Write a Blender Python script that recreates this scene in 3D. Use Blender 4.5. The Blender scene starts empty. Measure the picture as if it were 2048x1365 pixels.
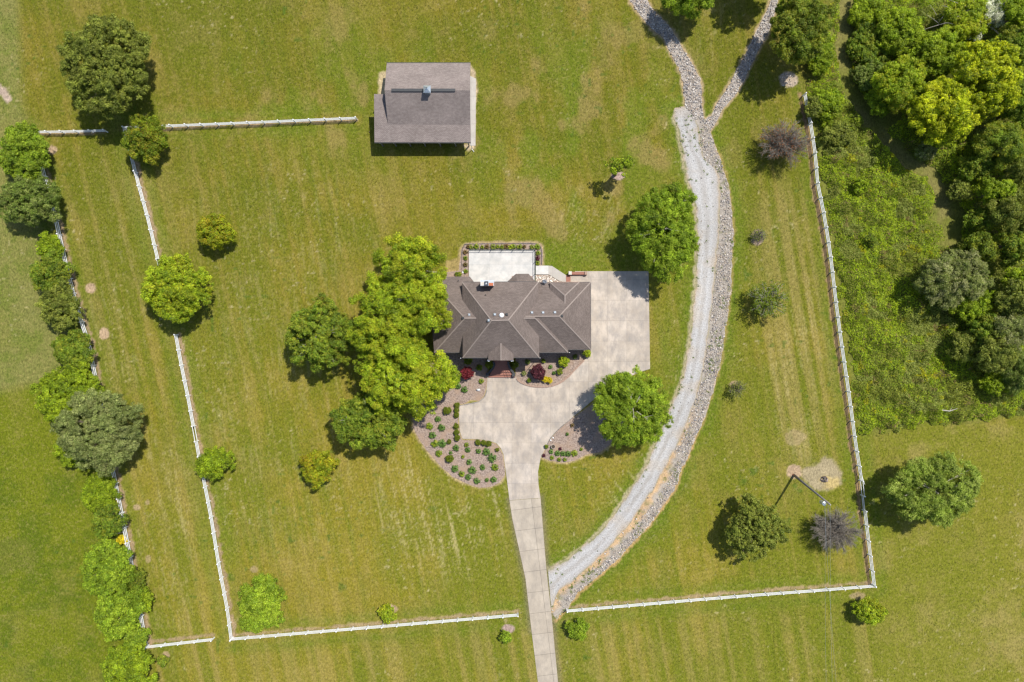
import bpy, math, random
import numpy as np
from mathutils import Vector
from mathutils.geometry import tessellate_polygon

# ---------------------------------------------------------------- camera, sky, sun, exposure
scene = bpy.context.scene
H = 110.6                       # flying height, metres
S = 36.0 / 24.0 * H / 2048.0    # metres per photo pixel on the ground
cam = bpy.data.cameras.new("camera"); cam.lens = 24; cam.sensor_width = 36
cam.clip_start = 0.5; cam.clip_end = 6000
camo = bpy.data.objects.new("camera", cam); scene.collection.objects.link(camo)
camo.location = (0, 0, H); camo.rotation_euler = (0, 0, 0)
scene.camera = camo
SUN_EL = math.radians(60); SUN_DIR = Vector((0.66, 0.75, 0)).normalized()
world = bpy.data.worlds.new("World"); scene.world = world; world.use_nodes = True
nt = world.node_tree
sky = nt.nodes.new("ShaderNodeTexSky"); sky.sky_type = 'NISHITA'; sky.sun_disc = False
sky.sun_elevation = SUN_EL; sky.sun_rotation = math.atan2(SUN_DIR.x, SUN_DIR.y)
bg = nt.nodes["Background"]; nt.links.new(sky.outputs[0], bg.inputs[0]); bg.inputs[1].default_value = 0.125
sun = bpy.data.lights.new("sun", 'SUN'); sun.energy = 4.8; sun.angle = math.radians(0.5); sun.color = (1.0, 0.955, 0.87)
suno = bpy.data.objects.new("sun", sun); scene.collection.objects.link(suno)
suno.location = (0, 0, 60)
sd = Vector((SUN_DIR.x * math.cos(SUN_EL), SUN_DIR.y * math.cos(SUN_EL), math.sin(SUN_EL)))
suno.rotation_euler = sd.to_track_quat('Z', 'Y').to_euler()
scene.view_settings.view_transform = 'Standard'; scene.view_settings.look = 'None'
scene.view_settings.exposure = 0.25; scene.view_settings.gamma = 1
scene.view_settings.use_curve_mapping = False
scene.cycles.pixel_filter_type = 'BLACKMAN_HARRIS'; scene.cycles.filter_width = 1.4

# ---------------------------------------------------------------- helpers
C = scene.collection
def P(px, py, z=0.0):
    f = (H - z) / H
    return ((px - 1024) * S * f, (682.5 - py) * S * f, z)
def PA(pts, z=0.0):
    return np.array([P(a, b, z)[:2] for a, b in pts])
def tag(o, label=None, cat=None, group=None, kind=None):
    if label: o['label'] = label
    if cat: o['category'] = cat
    if group: o['group'] = group
    if kind: o['kind'] = kind
    return o
def empty(name, loc, label=None, cat=None, group=None, rz=0):
    o = bpy.data.objects.new(name, None); C.objects.link(o)
    o.location = loc; o.rotation_euler.z = rz; o.empty_display_size = 0.3
    return tag(o, label, cat, group)
def link(name, me, mat=None, parent=None):
    o = bpy.data.objects.new(name, me); C.objects.link(o)
    if mat is not None:
        for m in (mat if isinstance(mat, (list, tuple)) else [mat]): me.materials.append(m)
    if parent is not None: o.parent = parent
    return o

class MB:
    """collects shapes and links them as one mesh object"""
    def __init__(s): s.v = []; s.f = []; s.m = []
    def poly(s, vs, faces, m=0):
        n = len(s.v); s.v += [tuple(v) for v in vs]
        s.f += [tuple(i + n for i in f) for f in faces]; s.m += [m] * len(faces)
    def box(s, x0, y0, z0, x1, y1, z1, m=0):
        s.poly([(x0,y0,z0),(x1,y0,z0),(x1,y1,z0),(x0,y1,z0),(x0,y0,z1),(x1,y0,z1),(x1,y1,z1),(x0,y1,z1)],
               [(3,2,1,0),(4,5,6,7),(0,1,5,4),(1,2,6,5),(2,3,7,6),(3,0,4,7)], m)
    def bar(s, a, b, w, h, m=0):
        """box bar from a to b, w horizontal width, h vertical height"""
        a = Vector(a); b = Vector(b); d = (b - a)
        n = Vector((-d.y, d.x, 0))
        n = n.normalized() * w / 2 if n.length > 1e-6 else Vector((w/2, 0, 0))
        u = Vector((0, 0, h / 2))
        vs = [a-n-u, a+n-u, a+n+u, a-n+u, b-n-u, b+n-u, b+n+u, b-n+u]
        s.poly(vs, [(0,1,2,3),(7,6,5,4),(1,0,4,5),(2,1,5,6),(3,2,6,7),(0,3,7,4)], m)
    def tube(s, pts, rs, n=6, m=0, cap=True):
        pts = [Vector(p) for p in pts]
        if not isinstance(rs, (list, tuple)): rs = [rs] * len(pts)
        base = len(s.v)
        for i, p in enumerate(pts):
            d = (pts[min(i+1, len(pts)-1)] - pts[max(i-1, 0)]).normalized()
            a = d.orthogonal().normalized() if abs(d.z) < .9 else Vector((1,0,0)).cross(d).normalized()
            b = d.cross(a)
            for k in range(n):
                t = 2*math.pi*k/n
                s.v.append(tuple(p + (a*math.cos(t) + b*math.sin(t)) * rs[i]))
        for i in range(len(pts)-1):
            for k in range(n):
                s.f.append((base+i*n+k, base+i*n+(k+1)%n, base+(i+1)*n+(k+1)%n, base+(i+1)*n+k)); s.m.append(m)
        if cap:
            s.f.append(tuple(base+k for k in reversed(range(n)))); s.m.append(m)
            s.f.append(tuple(base+(len(pts)-1)*n+k for k in range(n))); s.m.append(m)
    def prism(s, xy, z0, z1, m=0, ms=None):
        """extruded polygon, counter-clockwise or not"""
        xy = [tuple(p[:2]) for p in xy]
        ar = sum(xy[i][0]*xy[(i+1)%len(xy)][1]-xy[(i+1)%len(xy)][0]*xy[i][1] for i in range(len(xy)))
        if ar < 0: xy = xy[::-1]
        n = len(xy); b = len(s.v)
        s.v += [(x, y, z1) for x, y in xy] + [(x, y, z0) for x, y in xy]
        for t in tessellate_polygon([[Vector((x, y, 0)) for x, y in xy]]):
            a, c, d = [Vector((*xy[i], 0)) for i in t]
            if (c-a).cross(d-a).z < 0: t = t[::-1]
            s.f.append(tuple(b+i for i in t)); s.m.append(m)
        for i in range(n):
            j = (i+1) % n
            s.f.append((b+i, b+n+i, b+n+j, b+j)); s.m.append(m if ms is None else ms)
    def build(s, name, mat, parent=None, smooth=False):
        me = bpy.data.meshes.new(name); me.from_pydata(s.v, [], s.f)
        o = link(name, me, mat, parent)
        me.polygons.foreach_set('material_index', s.m)
        if smooth: me.polygons.foreach_set('use_smooth', [True]*len(s.f))
        me.update(); return o

def np_mesh(name, co, quads, mat, parent=None, col=None, tris=False):
    """big mesh from numpy arrays; col = per-face colour"""
    k = 3 if tris else 4
    me = bpy.data.meshes.new(name); nv = len(co); nf = len(quads)
    me.vertices.add(nv); me.vertices.foreach_set('co', np.ascontiguousarray(co, dtype=np.float32).ravel())
    me.loops.add(nf*k); me.loops.foreach_set('vertex_index', np.ascontiguousarray(quads, dtype=np.int32).ravel())
    me.polygons.add(nf); me.polygons.foreach_set('loop_start', np.arange(0, nf*k, k, dtype=np.int32))
    try: me.polygons.foreach_set('loop_total', np.full(nf, k, dtype=np.int32))
    except Exception: pass
    if col is not None:
        at = me.attributes.new('tint', 'FLOAT_COLOR', 'FACE')
        c4 = np.ones((nf, 4), dtype=np.float32); c4[:, :3] = col
        at.data.foreach_set('color', c4.ravel())
    me.update(calc_edges=True); me.validate()
    return link(name, me, mat, parent)

def hash2(ix, iy, seed):
    h = (ix.astype(np.int64)*374761393 + iy.astype(np.int64)*668265263 + seed*982451653) & 0x7fffffff
    h = ((h ^ (h >> 13)) * 1274126177) & 0x7fffffff
    h = h ^ (h >> 16)
    return (h & 0xffff) / 65535.0
def vn(x, y, seed=0):
    ix = np.floor(x); iy = np.floor(y); fx = x-ix; fy = y-iy
    fx = fx*fx*(3-2*fx); fy = fy*fy*(3-2*fy)
    a = hash2(ix, iy, seed); b = hash2(ix+1, iy, seed); c = hash2(ix, iy+1, seed); d = hash2(ix+1, iy+1, seed)
    return (a*(1-fx)+b*fx)*(1-fy) + (c*(1-fx)+d*fx)*fy
def fbm(x, y, seed=0, o=4):
    r = 0; w = 0; a = 1.0
    for i in range(o):
        r = r + a*vn(x*2**i, y*2**i, seed+i*17); w += a; a *= .5
    return r/w
def sstep(a, b, x):
    t = np.clip((x-a)/(b-a), 0, 1); return t*t*(3-2*t)
def dline(X, Y, pts):
    """distance to polyline"""
    d = np.full(X.shape, 1e9)
    for (x0, y0), (x1, y1) in zip(pts[:-1], pts[1:]):
        dx, dy = x1-x0, y1-y0; L = dx*dx+dy*dy+1e-9
        t = np.clip(((X-x0)*dx+(Y-y0)*dy)/L, 0, 1)
        d = np.minimum(d, np.hypot(X-x0-t*dx, Y-y0-t*dy))
    return d
def inside(X, Y, pts):
    r = np.zeros(X.shape, bool); n = len(pts)
    for i in range(n):
        x0, y0 = pts[i]; x1, y1 = pts[(i+1) % n]
        if y0 == y1: continue
        c = ((y0 > Y) != (y1 > Y)) & (X < (x1-x0)*(Y-y0)/(y1-y0)+x0)
        r ^= c
    return r
def sdf(X, Y, pts):
    """signed distance, negative inside"""
    p = list(map(tuple, pts)); d = dline(X, Y, p+[p[0]])
    return np.where(inside(X, Y, p), -d, d)
def resample(pts, step, jit=0, seed=1, closed=True):
    r = np.random.RandomState(seed); out = []
    p = [tuple(q) for q in pts]; q = p + ([p[0]] if closed else [])
    for a, b in zip(q[:-1], q[1:]):
        L = math.dist(a, b); n = max(1, int(L/step))
        for k in range(n):
            t = k/n; out.append((a[0]+(b[0]-a[0])*t, a[1]+(b[1]-a[1])*t))
    if not closed: out.append(q[-1])
    o = np.array(out)
    if jit:
        nx = np.cumsum(r.randn(len(o)))*0
        j = r.uniform(-1, 1, (len(o), 2))*jit
        o = o + j
    return [tuple(v) for v in o]
def smooth_line(pts, n=6):
    """Catmull-Rom through the points"""
    p = [np.array(q, float) for q in pts]; p = [2*p[0]-p[1]] + p + [2*p[-1]-p[-2]]; out = []
    for i in range(1, len(p)-2):
        for k in range(n):
            t = k/n
            out.append(tuple(.5*((2*p[i]) + (-p[i-1]+p[i+1])*t + (2*p[i-1]-5*p[i]+4*p[i+1]-p[i+2])*t*t + (-p[i-1]+3*p[i]-3*p[i+1]+p[i+2])*t**3)))
    out.append(tuple(p[-2])); return out

# ---------------------------------------------------------------- materials
def newmat(name, rough=.8, spec=.3):
    m = bpy.data.materials.new(name); m.use_nodes = True
    b = m.node_tree.nodes['Principled BSDF']
    b.inputs['Roughness'].default_value = rough
    b.inputs['Specular IOR Level'].default_value = spec
    return m, m.node_tree, b
def N(nt, t, **kw):
    n = nt.nodes.new(t)
    for k, v in kw.items(): setattr(n, k, v)
    return n
def noise_mat(name, c1, c2, scale, rough=.8, detail=6, bump=0, bdist=.02, c3=None, scale2=None, metallic=0, spec=.3):
    m, nt, b = newmat(name, rough, spec)
    tc = N(nt, 'ShaderNodeTexCoord'); no = N(nt, 'ShaderNodeTexNoise')
    no.inputs['Scale'].default_value = scale; no.inputs['Detail'].default_value = detail; no.inputs['Roughness'].default_value = .65
    nt.links.new(tc.outputs['Object'], no.inputs['Vector'])
    cr = N(nt, 'ShaderNodeValToRGB'); cr.color_ramp.elements[0].position = .32; cr.color_ramp.elements[1].position = .68
    cr.color_ramp.elements[0].color = (*c1, 1); cr.color_ramp.elements[1].color = (*c2, 1)
    nt.links.new(no.outputs['Fac'], cr.inputs['Fac']); out = cr.outputs['Color']
    if c3:
        n2 = N(nt, 'ShaderNodeTexNoise'); n2.inputs['Scale'].default_value = scale2; n2.inputs['Detail'].default_value = 4
        nt.links.new(tc.outputs['Object'], n2.inputs['Vector'])
        mr = N(nt, 'ShaderNodeMapRange'); mr.inputs['From Min'].default_value = .45; mr.inputs['From Max'].default_value = .7
        nt.links.new(n2.outputs['Fac'], mr.inputs['Value'])
        mx = N(nt, 'ShaderNodeMix', data_type='RGBA'); mx.inputs['B'].default_value = (*c3, 1)
        nt.links.new(mr.outputs['Result'], mx.inputs['Factor']); nt.links.new(out, mx.inputs['A']); out = mx.outputs['Result']
    nt.links.new(out, b.inputs['Base Color']); b.inputs['Metallic'].default_value = metallic
    if bump:
        bp = N(nt, 'ShaderNodeBump'); bp.inputs['Strength'].default_value = bump; bp.inputs['Distance'].default_value = bdist
        nt.links.new(no.outputs['Fac'], bp.inputs['Height']); nt.links.new(bp.outputs['Normal'], b.inputs['Normal'])
    return m
M = {}
M['white'] = noise_mat('white_vinyl', (.74,.75,.77), (.84,.85,.86), 3, .45)
M['bark'] = noise_mat('bark', (.10,.075,.055), (.24,.20,.16), 9, .9, bump=.4)
M['pale_bark'] = noise_mat('pale_bark', (.28,.25,.21), (.50,.46,.41), 7, .85, bump=.3)
M['twig'] = noise_mat('twig', (.15,.13,.105), (.28,.245,.205), 4, .9)
M['brick'] = noise_mat('brick', (.22,.095,.07), (.33,.16,.12), 14, .85, bump=.2)
M['brick_tan'] = noise_mat('brick_tan', (.26,.17,.13), (.38,.27,.21), 10, .85, bump=.2)
M['fascia'] = noise_mat('fascia', (.045,.038,.035), (.07,.06,.055), 5, .5)
M['ridge'] = noise_mat('ridge_shingle', (.21,.17,.15), (.28,.235,.205), 9, .9)
M['glass'] = noise_mat('glass', (.02,.03,.04), (.04,.06,.08), 1, .08, spec=.8)
M['metal'] = noise_mat('galvanised', (.38,.42,.46), (.58,.62,.66), 6, .35, metallic=.6)
M['darkmetal'] = noise_mat('dark_metal', (.03,.032,.034), (.06,.062,.065), 6, .45)
M['bronze'] = noise_mat('railing_green', (.018,.035,.028), (.03,.05,.04), 6, .4)
M['wood'] = noise_mat('weathered_wood', (.12,.105,.10), (.26,.24,.23), 6, .9, bump=.3)
M['rust'] = noise_mat('rust', (.32,.09,.04), (.50,.17,.08), 9, .8)
M['stone'] = noise_mat('pale_stone', (.42,.38,.33), (.66,.62,.56), 5, .8, bump=.2)
M['pot'] = noise_mat('clay_pot', (.30,.24,.20), (.42,.36,.30), 6, .7)
M['soil'] = noise_mat('potting_soil', (.04,.03,.02), (.08,.06,.045), 20, .95)
M['dome'] = noise_mat('dome_white', (.82,.84,.86), (.88,.9,.92), 3, .25)
M['ash'] = noise_mat('charred', (.03,.026,.026), (.22,.19,.18), 5, .9)

def leaf_mat(name, rough=.55, trans=.34):
    m, nt, b = newmat(name, rough, .25)
    at = N(nt, 'ShaderNodeAttribute', attribute_name='tint')
    nt.links.new(at.outputs['Color'], b.inputs['Base Color'])
    tr = N(nt, 'ShaderNodeBsdfTranslucent'); mx = N(nt, 'ShaderNodeMixShader')
    hs = N(nt, 'ShaderNodeHueSaturation'); hs.inputs['Value'].default_value = 1.5; hs.inputs['Saturation'].default_value = 1.1
    nt.links.new(at.outputs['Color'], hs.inputs['Color']); nt.links.new(hs.outputs[0], tr.inputs[0])
    mx.inputs[0].default_value = trans
    nt.links.new(b.outputs[0], mx.inputs[1]); nt.links.new(tr.outputs[0], mx.inputs[2])
    nt.links.new(mx.outputs[0], nt.nodes['Material Output'].inputs['Surface'])
    return m
M['leaf'] = leaf_mat('foliage')

def tint_mat(name, rough=.9):
    m, nt, b = newmat(name, rough, .2)
    at = N(nt, 'ShaderNodeAttribute', attribute_name='tint'); nt.links.new(at.outputs['Color'], b.inputs['Base Color'])
    return m
M['rocks'] = tint_mat('broken_rock')

def ground_mat():
    m, nt, b = newmat('grass_and_soil', .95, .1)
    at = N(nt, 'ShaderNodeAttribute', attribute_name='tint')
    lawn = N(nt, 'ShaderNodeAttribute', attribute_name='lawn')
    tc = N(nt, 'ShaderNodeTexCoord')
    n1 = N(nt, 'ShaderNodeTexNoise'); n1.inputs['Scale'].default_value = 3.2; n1.inputs['Detail'].default_value = 5; n1.inputs['Roughness'].default_value = .75
    mp = N(nt, 'ShaderNodeMapping'); mp.inputs['Rotation'].default_value = (0, 0, math.radians(-8)); mp.inputs['Scale'].default_value = (1.25, .75, 1)
    nt.links.new(tc.outputs['Object'], mp.inputs['Vector']); nt.links.new(mp.outputs[0], n1.inputs['Vector'])
    mr = N(nt, 'ShaderNodeMapRange'); mr.inputs['From Min'].default_value = .3; mr.inputs['From Max'].default_value = .7
    mr.inputs['To Min'].default_value = .45; mr.inputs['To Max'].default_value = 1.55
    nt.links.new(n1.outputs['Fac'], mr.inputs['Value'])
    mul = N(nt, 'ShaderNodeVectorMath', operation='SCALE'); nt.links.new(at.outputs['Color'], mul.inputs[0]); nt.links.new(mr.outputs[0], mul.inputs['Scale'])
    # straw specks and green tufts
    n2 = N(nt, 'ShaderNodeTexNoise'); n2.inputs['Scale'].default_value = 2.3; n2.inputs['Detail'].default_value = 7; n2.inputs['Roughness'].default_value = .8
    of = N(nt, 'ShaderNodeVectorMath', operation='ADD'); of.inputs[1].default_value = (31, 17, 5)
    nt.links.new(tc.outputs['Object'], of.inputs[0]); nt.links.new(of.outputs[0], n2.inputs['Vector'])
    m2 = N(nt, 'ShaderNodeMapRange'); m2.inputs['From Min'].default_value = .52; m2.inputs['From Max'].default_value = .75
    nt.links.new(n2.outputs['Fac'], m2.inputs['Value'])
    mm = N(nt, 'ShaderNodeMath', operation='MULTIPLY'); nt.links.new(m2.outputs[0], mm.inputs[0]); nt.links.new(lawn.outputs['Fac'], mm.inputs[1])
    mx = N(nt, 'ShaderNodeMix', data_type='RGBA'); mx.inputs['B'].default_value = (.34, .27, .10, 1)
    nt.links.new(mm.outputs[0], mx.inputs['Factor']); nt.links.new(mul.outputs[0], mx.inputs['A'])
    m3 = N(nt, 'ShaderNodeMapRange'); m3.inputs['From Min'].default_value = .45; m3.inputs['From Max'].default_value = .25
    nt.links.new(n2.outputs['Fac'], m3.inputs['Value'])
    mm3 = N(nt, 'ShaderNodeMath', operation='MULTIPLY'); nt.links.new(m3.outputs[0], mm3.inputs[0]); nt.links.new(lawn.outputs['Fac'], mm3.inputs[1])
    mx3 = N(nt, 'ShaderNodeMix', data_type='RGBA'); mx3.inputs['B'].default_value = (.045, .085, .008, 1)
    nt.links.new(mm3.outputs[0], mx3.inputs['Factor']); nt.links.new(mx.outputs['Result'], mx3.inputs['A'])
    nt.links.new(mx3.outputs['Result'], b.inputs['Base Color'])
    bp = N(nt, 'ShaderNodeBump'); bp.inputs['Strength'].default_value = .5; bp.inputs['Distance'].default_value = .05
    nt.links.new(n1.outputs['Fac'], bp.inputs['Height']); nt.links.new(bp.outputs[0], b.inputs['Normal'])
    return m
M['ground'] = ground_mat()

def concrete_mat(name, c1, c2, stain, jx, jy, jrot=0, jamount=.5, streak=True):
    m, nt, b = newmat(name, .85, .3)
    tc = N(nt, 'ShaderNodeTexCoord')
    n1 = N(nt, 'ShaderNodeTexNoise'); n1.inputs['Scale'].default_value = .35; n1.inputs['Detail'].default_value = 8; n1.inputs['Roughness'].default_value = .6
    nt.links.new(tc.outputs['Object'], n1.inputs['Vector'])
    cr = N(nt, 'ShaderNodeValToRGB'); cr.color_ramp.elements[0].position = .35; cr.color_ramp.elements[1].position = .62
    cr.color_ramp.elements[0].color = (*c1, 1); cr.color_ramp.elements[1].color = (*c2, 1)
    nt.links.new(n1.outputs['Fac'], cr.inputs['Fac'])
    n2 = N(nt, 'ShaderNodeTexNoise'); n2.inputs['Scale'].default_value = .8; n2.inputs['Detail'].default_value = 8; n2.inputs['Roughness'].default_value = .72
    mp = N(nt, 'ShaderNodeMapping'); mp.inputs['Scale'].default_value = (1.15, .6, 1) if streak else (1, 1, 1); mp.inputs['Rotation'].default_value = (0, 0, .35)
    nt.links.new(tc.outputs['Object'], mp.inputs['Vector']); nt.links.new(mp.outputs[0], n2.inputs['Vector'])
    mr = N(nt, 'ShaderNodeMapRange'); mr.inputs['From Min'].default_value = .42; mr.inputs['From Max'].default_value = .68; mr.inputs['To Max'].default_value = .85
    nt.links.new(n2.outputs['Fac'], mr.inputs['Value'])
    mx = N(nt, 'ShaderNodeMix', data_type='RGBA'); mx.inputs['B'].default_value = (*stain, 1)
    nt.links.new(mr.outputs[0], mx.inputs['Factor']); nt.links.new(cr.outputs[0], mx.inputs['A'])
    br = N(nt, 'ShaderNodeTexBrick'); br.offset = 0; br.inputs['Scale'].default_value = 1
    br.inputs['Brick Width'].default_value = jx; br.inputs['Row Height'].default_value = jy
    br.inputs['Mortar Size'].default_value = .035; br.inputs['Mortar Smooth'].default_value = .3
    br.inputs['Color1'].default_value = (1,1,1,1); br.inputs['Color2'].default_value = (.93,.92,.90,1); br.inputs['Mortar'].default_value = (jamount,)*3+(1,)
    mp2 = N(nt, 'ShaderNodeMapping'); mp2.inputs['Rotation'].default_value = (0,0,jrot)
    nt.links.new(tc.outputs['Object'], mp2.inputs['Vector']); nt.links.new(mp2.outputs[0], br.inputs['Vector'])
    mu = N(nt, 'ShaderNodeMix', data_type='RGBA', blend_type='MULTIPLY'); mu.inputs['Factor'].default_value = 1
    nt.links.new(mx.outputs['Result'], mu.inputs['A']); nt.links.new(br.outputs['Color'], mu.inputs['B'])
    nt.links.new(mu.outputs['Result'], b.inputs['Base Color'])
    return m
M['conc'] = concrete_mat('concrete_apron', (.35,.30,.25), (.50,.43,.36), (.27,.245,.225), 3.1, 3.3, jamount=.76)
M['conc_lane'] = concrete_mat('concrete_lane', (.35,.30,.24), (.44,.38,.305), (.28,.245,.205), 50, 3.4, math.radians(-7))
M['conc_patio'] = concrete_mat('concrete_patio', (.48,.465,.44), (.58,.565,.54), (.37,.375,.37), 3.6, 6.2, jamount=.85, streak=False)
M['conc_walk'] = concrete_mat('concrete_walk', (.40,.38,.35), (.47,.44,.41), (.36,.33,.30), 2.2, 2.2, jamount=.8)
M['mulch'] = noise_mat('mulch', (.11,.075,.06), (.41,.32,.265), 4.2, .95, 10, bump=.9, bdist=.06, c3=(.30,.21,.15), scale2=.6)
M['gravel'] = noise_mat('gravel', (.20,.19,.18), (.42,.40,.385), 6, .95, 9, bump=.6, bdist=.04, c3=(.36,.325,.285), scale2=.25)
M['grit'] = noise_mat('grit', (.26,.23,.20), (.42,.37,.32), 5, .95, 9, bump=.5, bdist=.05)
M['clay'] = noise_mat('orange_clay', (.36,.22,.11), (.56,.39,.21), 2.5, .95, 8, bump=.5, bdist=.05, c3=(.30,.25,.15), scale2=.8)

def shingle_mat(name='shingles', c1=(.142,.113,.099), c2=(.188,.152,.135)):
    m, nt, b = newmat(name, .92, .2)
    uv = N(nt, 'ShaderNodeUVMap'); br = N(nt, 'ShaderNodeTexBrick')
    br.inputs['Scale'].default_value = 1; br.inputs['Brick Width'].default_value = .34; br.inputs['Row Height'].default_value = .15
    br.inputs['Mortar Size'].default_value = .012; br.inputs['Bias'].default_value = 0
    br.inputs['Color1'].default_value = (*c1, 1); br.inputs['Color2'].default_value = (*c2, 1); br.inputs['Mortar'].default_value = (.07,.055,.05,1)
    nt.links.new(uv.outputs[0], br.inputs['Vector'])
    no = N(nt, 'ShaderNodeTexNoise'); no.inputs['Scale'].default_value = 7; no.inputs['Detail'].default_value = 6; no.inputs['Roughness'].default_value = .7
    nt.links.new(uv.outputs[0], no.inputs['Vector'])
    mr = N(nt, 'ShaderNodeMapRange'); mr.inputs['From Min'].default_value = .3; mr.inputs['From Max'].default_value = .7
    mr.inputs['To Min'].default_value = .86; mr.inputs['To Max'].default_value = 1.14
    nt.links.new(no.outputs['Fac'], mr.inputs['Value'])
    n2 = N(nt, 'ShaderNodeTexNoise'); n2.inputs['Scale'].default_value = .35; n2.inputs['Detail'].default_value = 3
    nt.links.new(uv.outputs[0], n2.inputs['Vector'])
    mr2 = N(nt, 'ShaderNodeMapRange'); mr2.inputs['From Min'].default_value = .3; mr2.inputs['From Max'].default_value = .7
    mr2.inputs['To Min'].default_value = .88; mr2.inputs['To Max'].default_value = 1.12
    nt.links.new(n2.outputs['Fac'], mr2.inputs['Value'])
    mm = N(nt, 'ShaderNodeMath', operation='MULTIPLY'); nt.links.new(mr.outputs[0], mm.inputs[0]); nt.links.new(mr2.outputs[0], mm.inputs[1])
    sc = N(nt, 'ShaderNodeVectorMath', operation='SCALE'); nt.links.new(br.outputs['Color'], sc.inputs[0]); nt.links.new(mm.outputs[0], sc.inputs['Scale'])
    nt.links.new(sc.outputs[0], b.inputs['Base Color'])
    bp = N(nt, 'ShaderNodeBump'); bp.inputs['Strength'].default_value = .4; bp.inputs['Distance'].default_value = .01
    nt.links.new(br.outputs['Fac'], bp.inputs['Height']); bp.invert = True; nt.links.new(bp.outputs[0], b.inputs['Normal'])
    return m
M['shingle'] = shingle_mat()
M['barn_shingle'] = shingle_mat('barn_shingles', (.21,.172,.158), (.28,.235,.215))

# ---------------------------------------------------------------- plan lines (photo pixels, unprojected to the ground)
gravel_L = [(1369,213),(1358,214),(1345,222),(1349,238),(1358,259),(1360,290),(1365,309),(1374,353),(1385,397),(1391,426),(1394,470),(1393,529),(1391,573),(1385,617),(1380,680),(1372,725),(1362,765),(1345,808),(1325,850),(1306,895),(1293,930),(1266,975),(1243,1005),(1215,1048),(1187,1077),(1156,1102),(1131,1123),(1096,1138)]
gravel_R = [(1387,231),(1398,253),(1401,285),(1409,318),(1432,338),(1441,368),(1440,426),(1438,470),(1432,529),(1429,573),(1421,631),(1415,680),(1408,730),(1397,780),(1380,830),(1360,880),(1343,912),(1328,940),(1311,974),(1287,1006),(1265,1042),(1237,1073),(1212,1101),(1181,1132),(1146,1163),(1118,1183),(1103,1222)]
rip_outer = [(1408,237),(1420,262),(1427,285),(1438,309),(1450,347),(1459,382),(1463,426),(1467,462),(1466,500),(1462,543),(1460,602),(1453,646),(1448,680),(1442,720),(1432,760),(1420,800),(1405,845),(1388,885),(1363,940),(1355,968),(1333,1002),(1311,1036),(1286,1064),(1258,1095),(1233,1123),(1199,1151),(1174,1173),(1149,1195),(1134,1217),(1113,1239)]
rip_A = [(1281,-20),(1303,17),(1323,37),(1343,59),(1362,92),(1387,132),(1400,158),(1404,182),(1403,209),(1408,240),(1387,240),(1370,213),(1369,198),(1365,165),(1358,136),(1343,110),(1327,77),(1305,59),(1283,35),(1245,-20)]
rip_B = [(1548,-20),(1536,17),(1521,48),(1505,81),(1490,110),(1472,143),(1453,180),(1433,209),(1424,231),(1408,240),(1420,264),(1433,244),(1446,217),(1472,189),(1494,149),(1516,103),(1534,70),(1545,44),(1560,-20)]
drive_up = [(975,753),(1031,753),(1037,762),(1053,769),(1074,773),(1103,771),(1130,759),(1156,733),(1180,710),(1182,697),(1160,690),(1160,640),(1141,590),(1141,551),(1150,551),(1150,543),(1297,543),(1300,738),(1282,744),(1250,757),(1205,785),(1145,835),(1116,859),(1098,880),(1090,899),(1081,917),(1076,944),(1077,970),(1081,996),(1019,1001),(1011,938),(1007,909),(1001,896),(993,887),(982,883),(958,879),(925,878),(920,864),(918,838),(919,811),(958,803),(969,793),(973,780)]
drive_low = [(1019,1001.6),(1081,996.6),(1093,1142),(1103,1230),(1116,1365),(1130,1500),(1090,1500),(1076,1365),(1063,1262),(1051,1158),(1034,1080),(1025,1040)]
bed_left = [(974,753),(972,780),(968,792),(958,802),(940,800),(930,808),(918,810),(916,838),(918,865),(924,880),(958,881),(981,885),(992,889),(999,897),(1005,909),(1009,938),(1010,950),(1000,965),(982,974),(958,976),(932,967),(905,954),(879,930),(853,901),(839,880),(826,855),(828,820),(846,790),(856,745),(870,712),(926,700),(975,700)]
bed_front = [(1031,700),(1170,700),(1179,711),(1155,734),(1129,760),(1103,772),(1074,774),(1053,770),(1036,762),(1031,752)]
bed_right = [(1146,836),(1117,860),(1099,881),(1091,900),(1084,915),(1100,922),(1125,926),(1150,922),(1172,910),(1200,905),(1232,880),(1262,850),(1240,820),(1200,800)]
bed_patio = [(920,520),(922,500),(932,488),(1000,486),(1070,486),(1082,490),(1086,502),(1085,532),(1071,532),(1071,500),(938,500),(938,560),(884,560),(886,545),(918,542)]
trail = [(1692,-40),(1690,40),(1682,110),(1692,160),(1705,195),(1742,245),(1775,285),(1820,330),(1862,345),(1885,400),(1890,450),(1900,480)]
thicket = [(1640,-120),(1660,0),(1658,60),(1640,120),(1618,170),(1625,250),(1640,330),(1652,420),(1668,520),(1680,600),(1694,690),(1706,770),(1716,868),(1780,862),(1850,848),(1960,842),(2040,830),(2400,790),(2400,-120)]
F_outer = [(66,265),(110,430),(133,532),(146.5,586),(164,646),(179,690),(188,740),(206,830),(221,918),(230,960),(240,1008),(251,1066),(264,1131),(274,1187),(284,1242),(293,1293)]
F_outer_top = [(66,265),(138,264),(210,262)]
F_outer_bot = [(293,1294),(360,1287),(425,1279)]
F_inner_a = [(249,256),(258,293),(275,360),(296,436),(318,527),(332,586),(345,637)]
F_inner_b = [(352,670),(366,745),(375,787),(385,840),(398,911),(408,960),(421,1025),(439,1136),(454,1212),(463,1279)]
F_top = [(249,256),(480,247),(712,237)]
F_bot_l = [(463,1278),(750,1254),(1036,1230)]
F_right = [(1609,189),(1620,245),(1629,301),(1635,370),(1646,422),(1659,500),(1672,610),(1683,692),(1696,780),(1703,830),(1711,890),(1721,950),(1731,1038),(1738,1095),(1748,1171)]
F_bot_r = [(1748,1172),(1621,1182),(1511,1190),(1400,1199),(1134,1222)]

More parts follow.
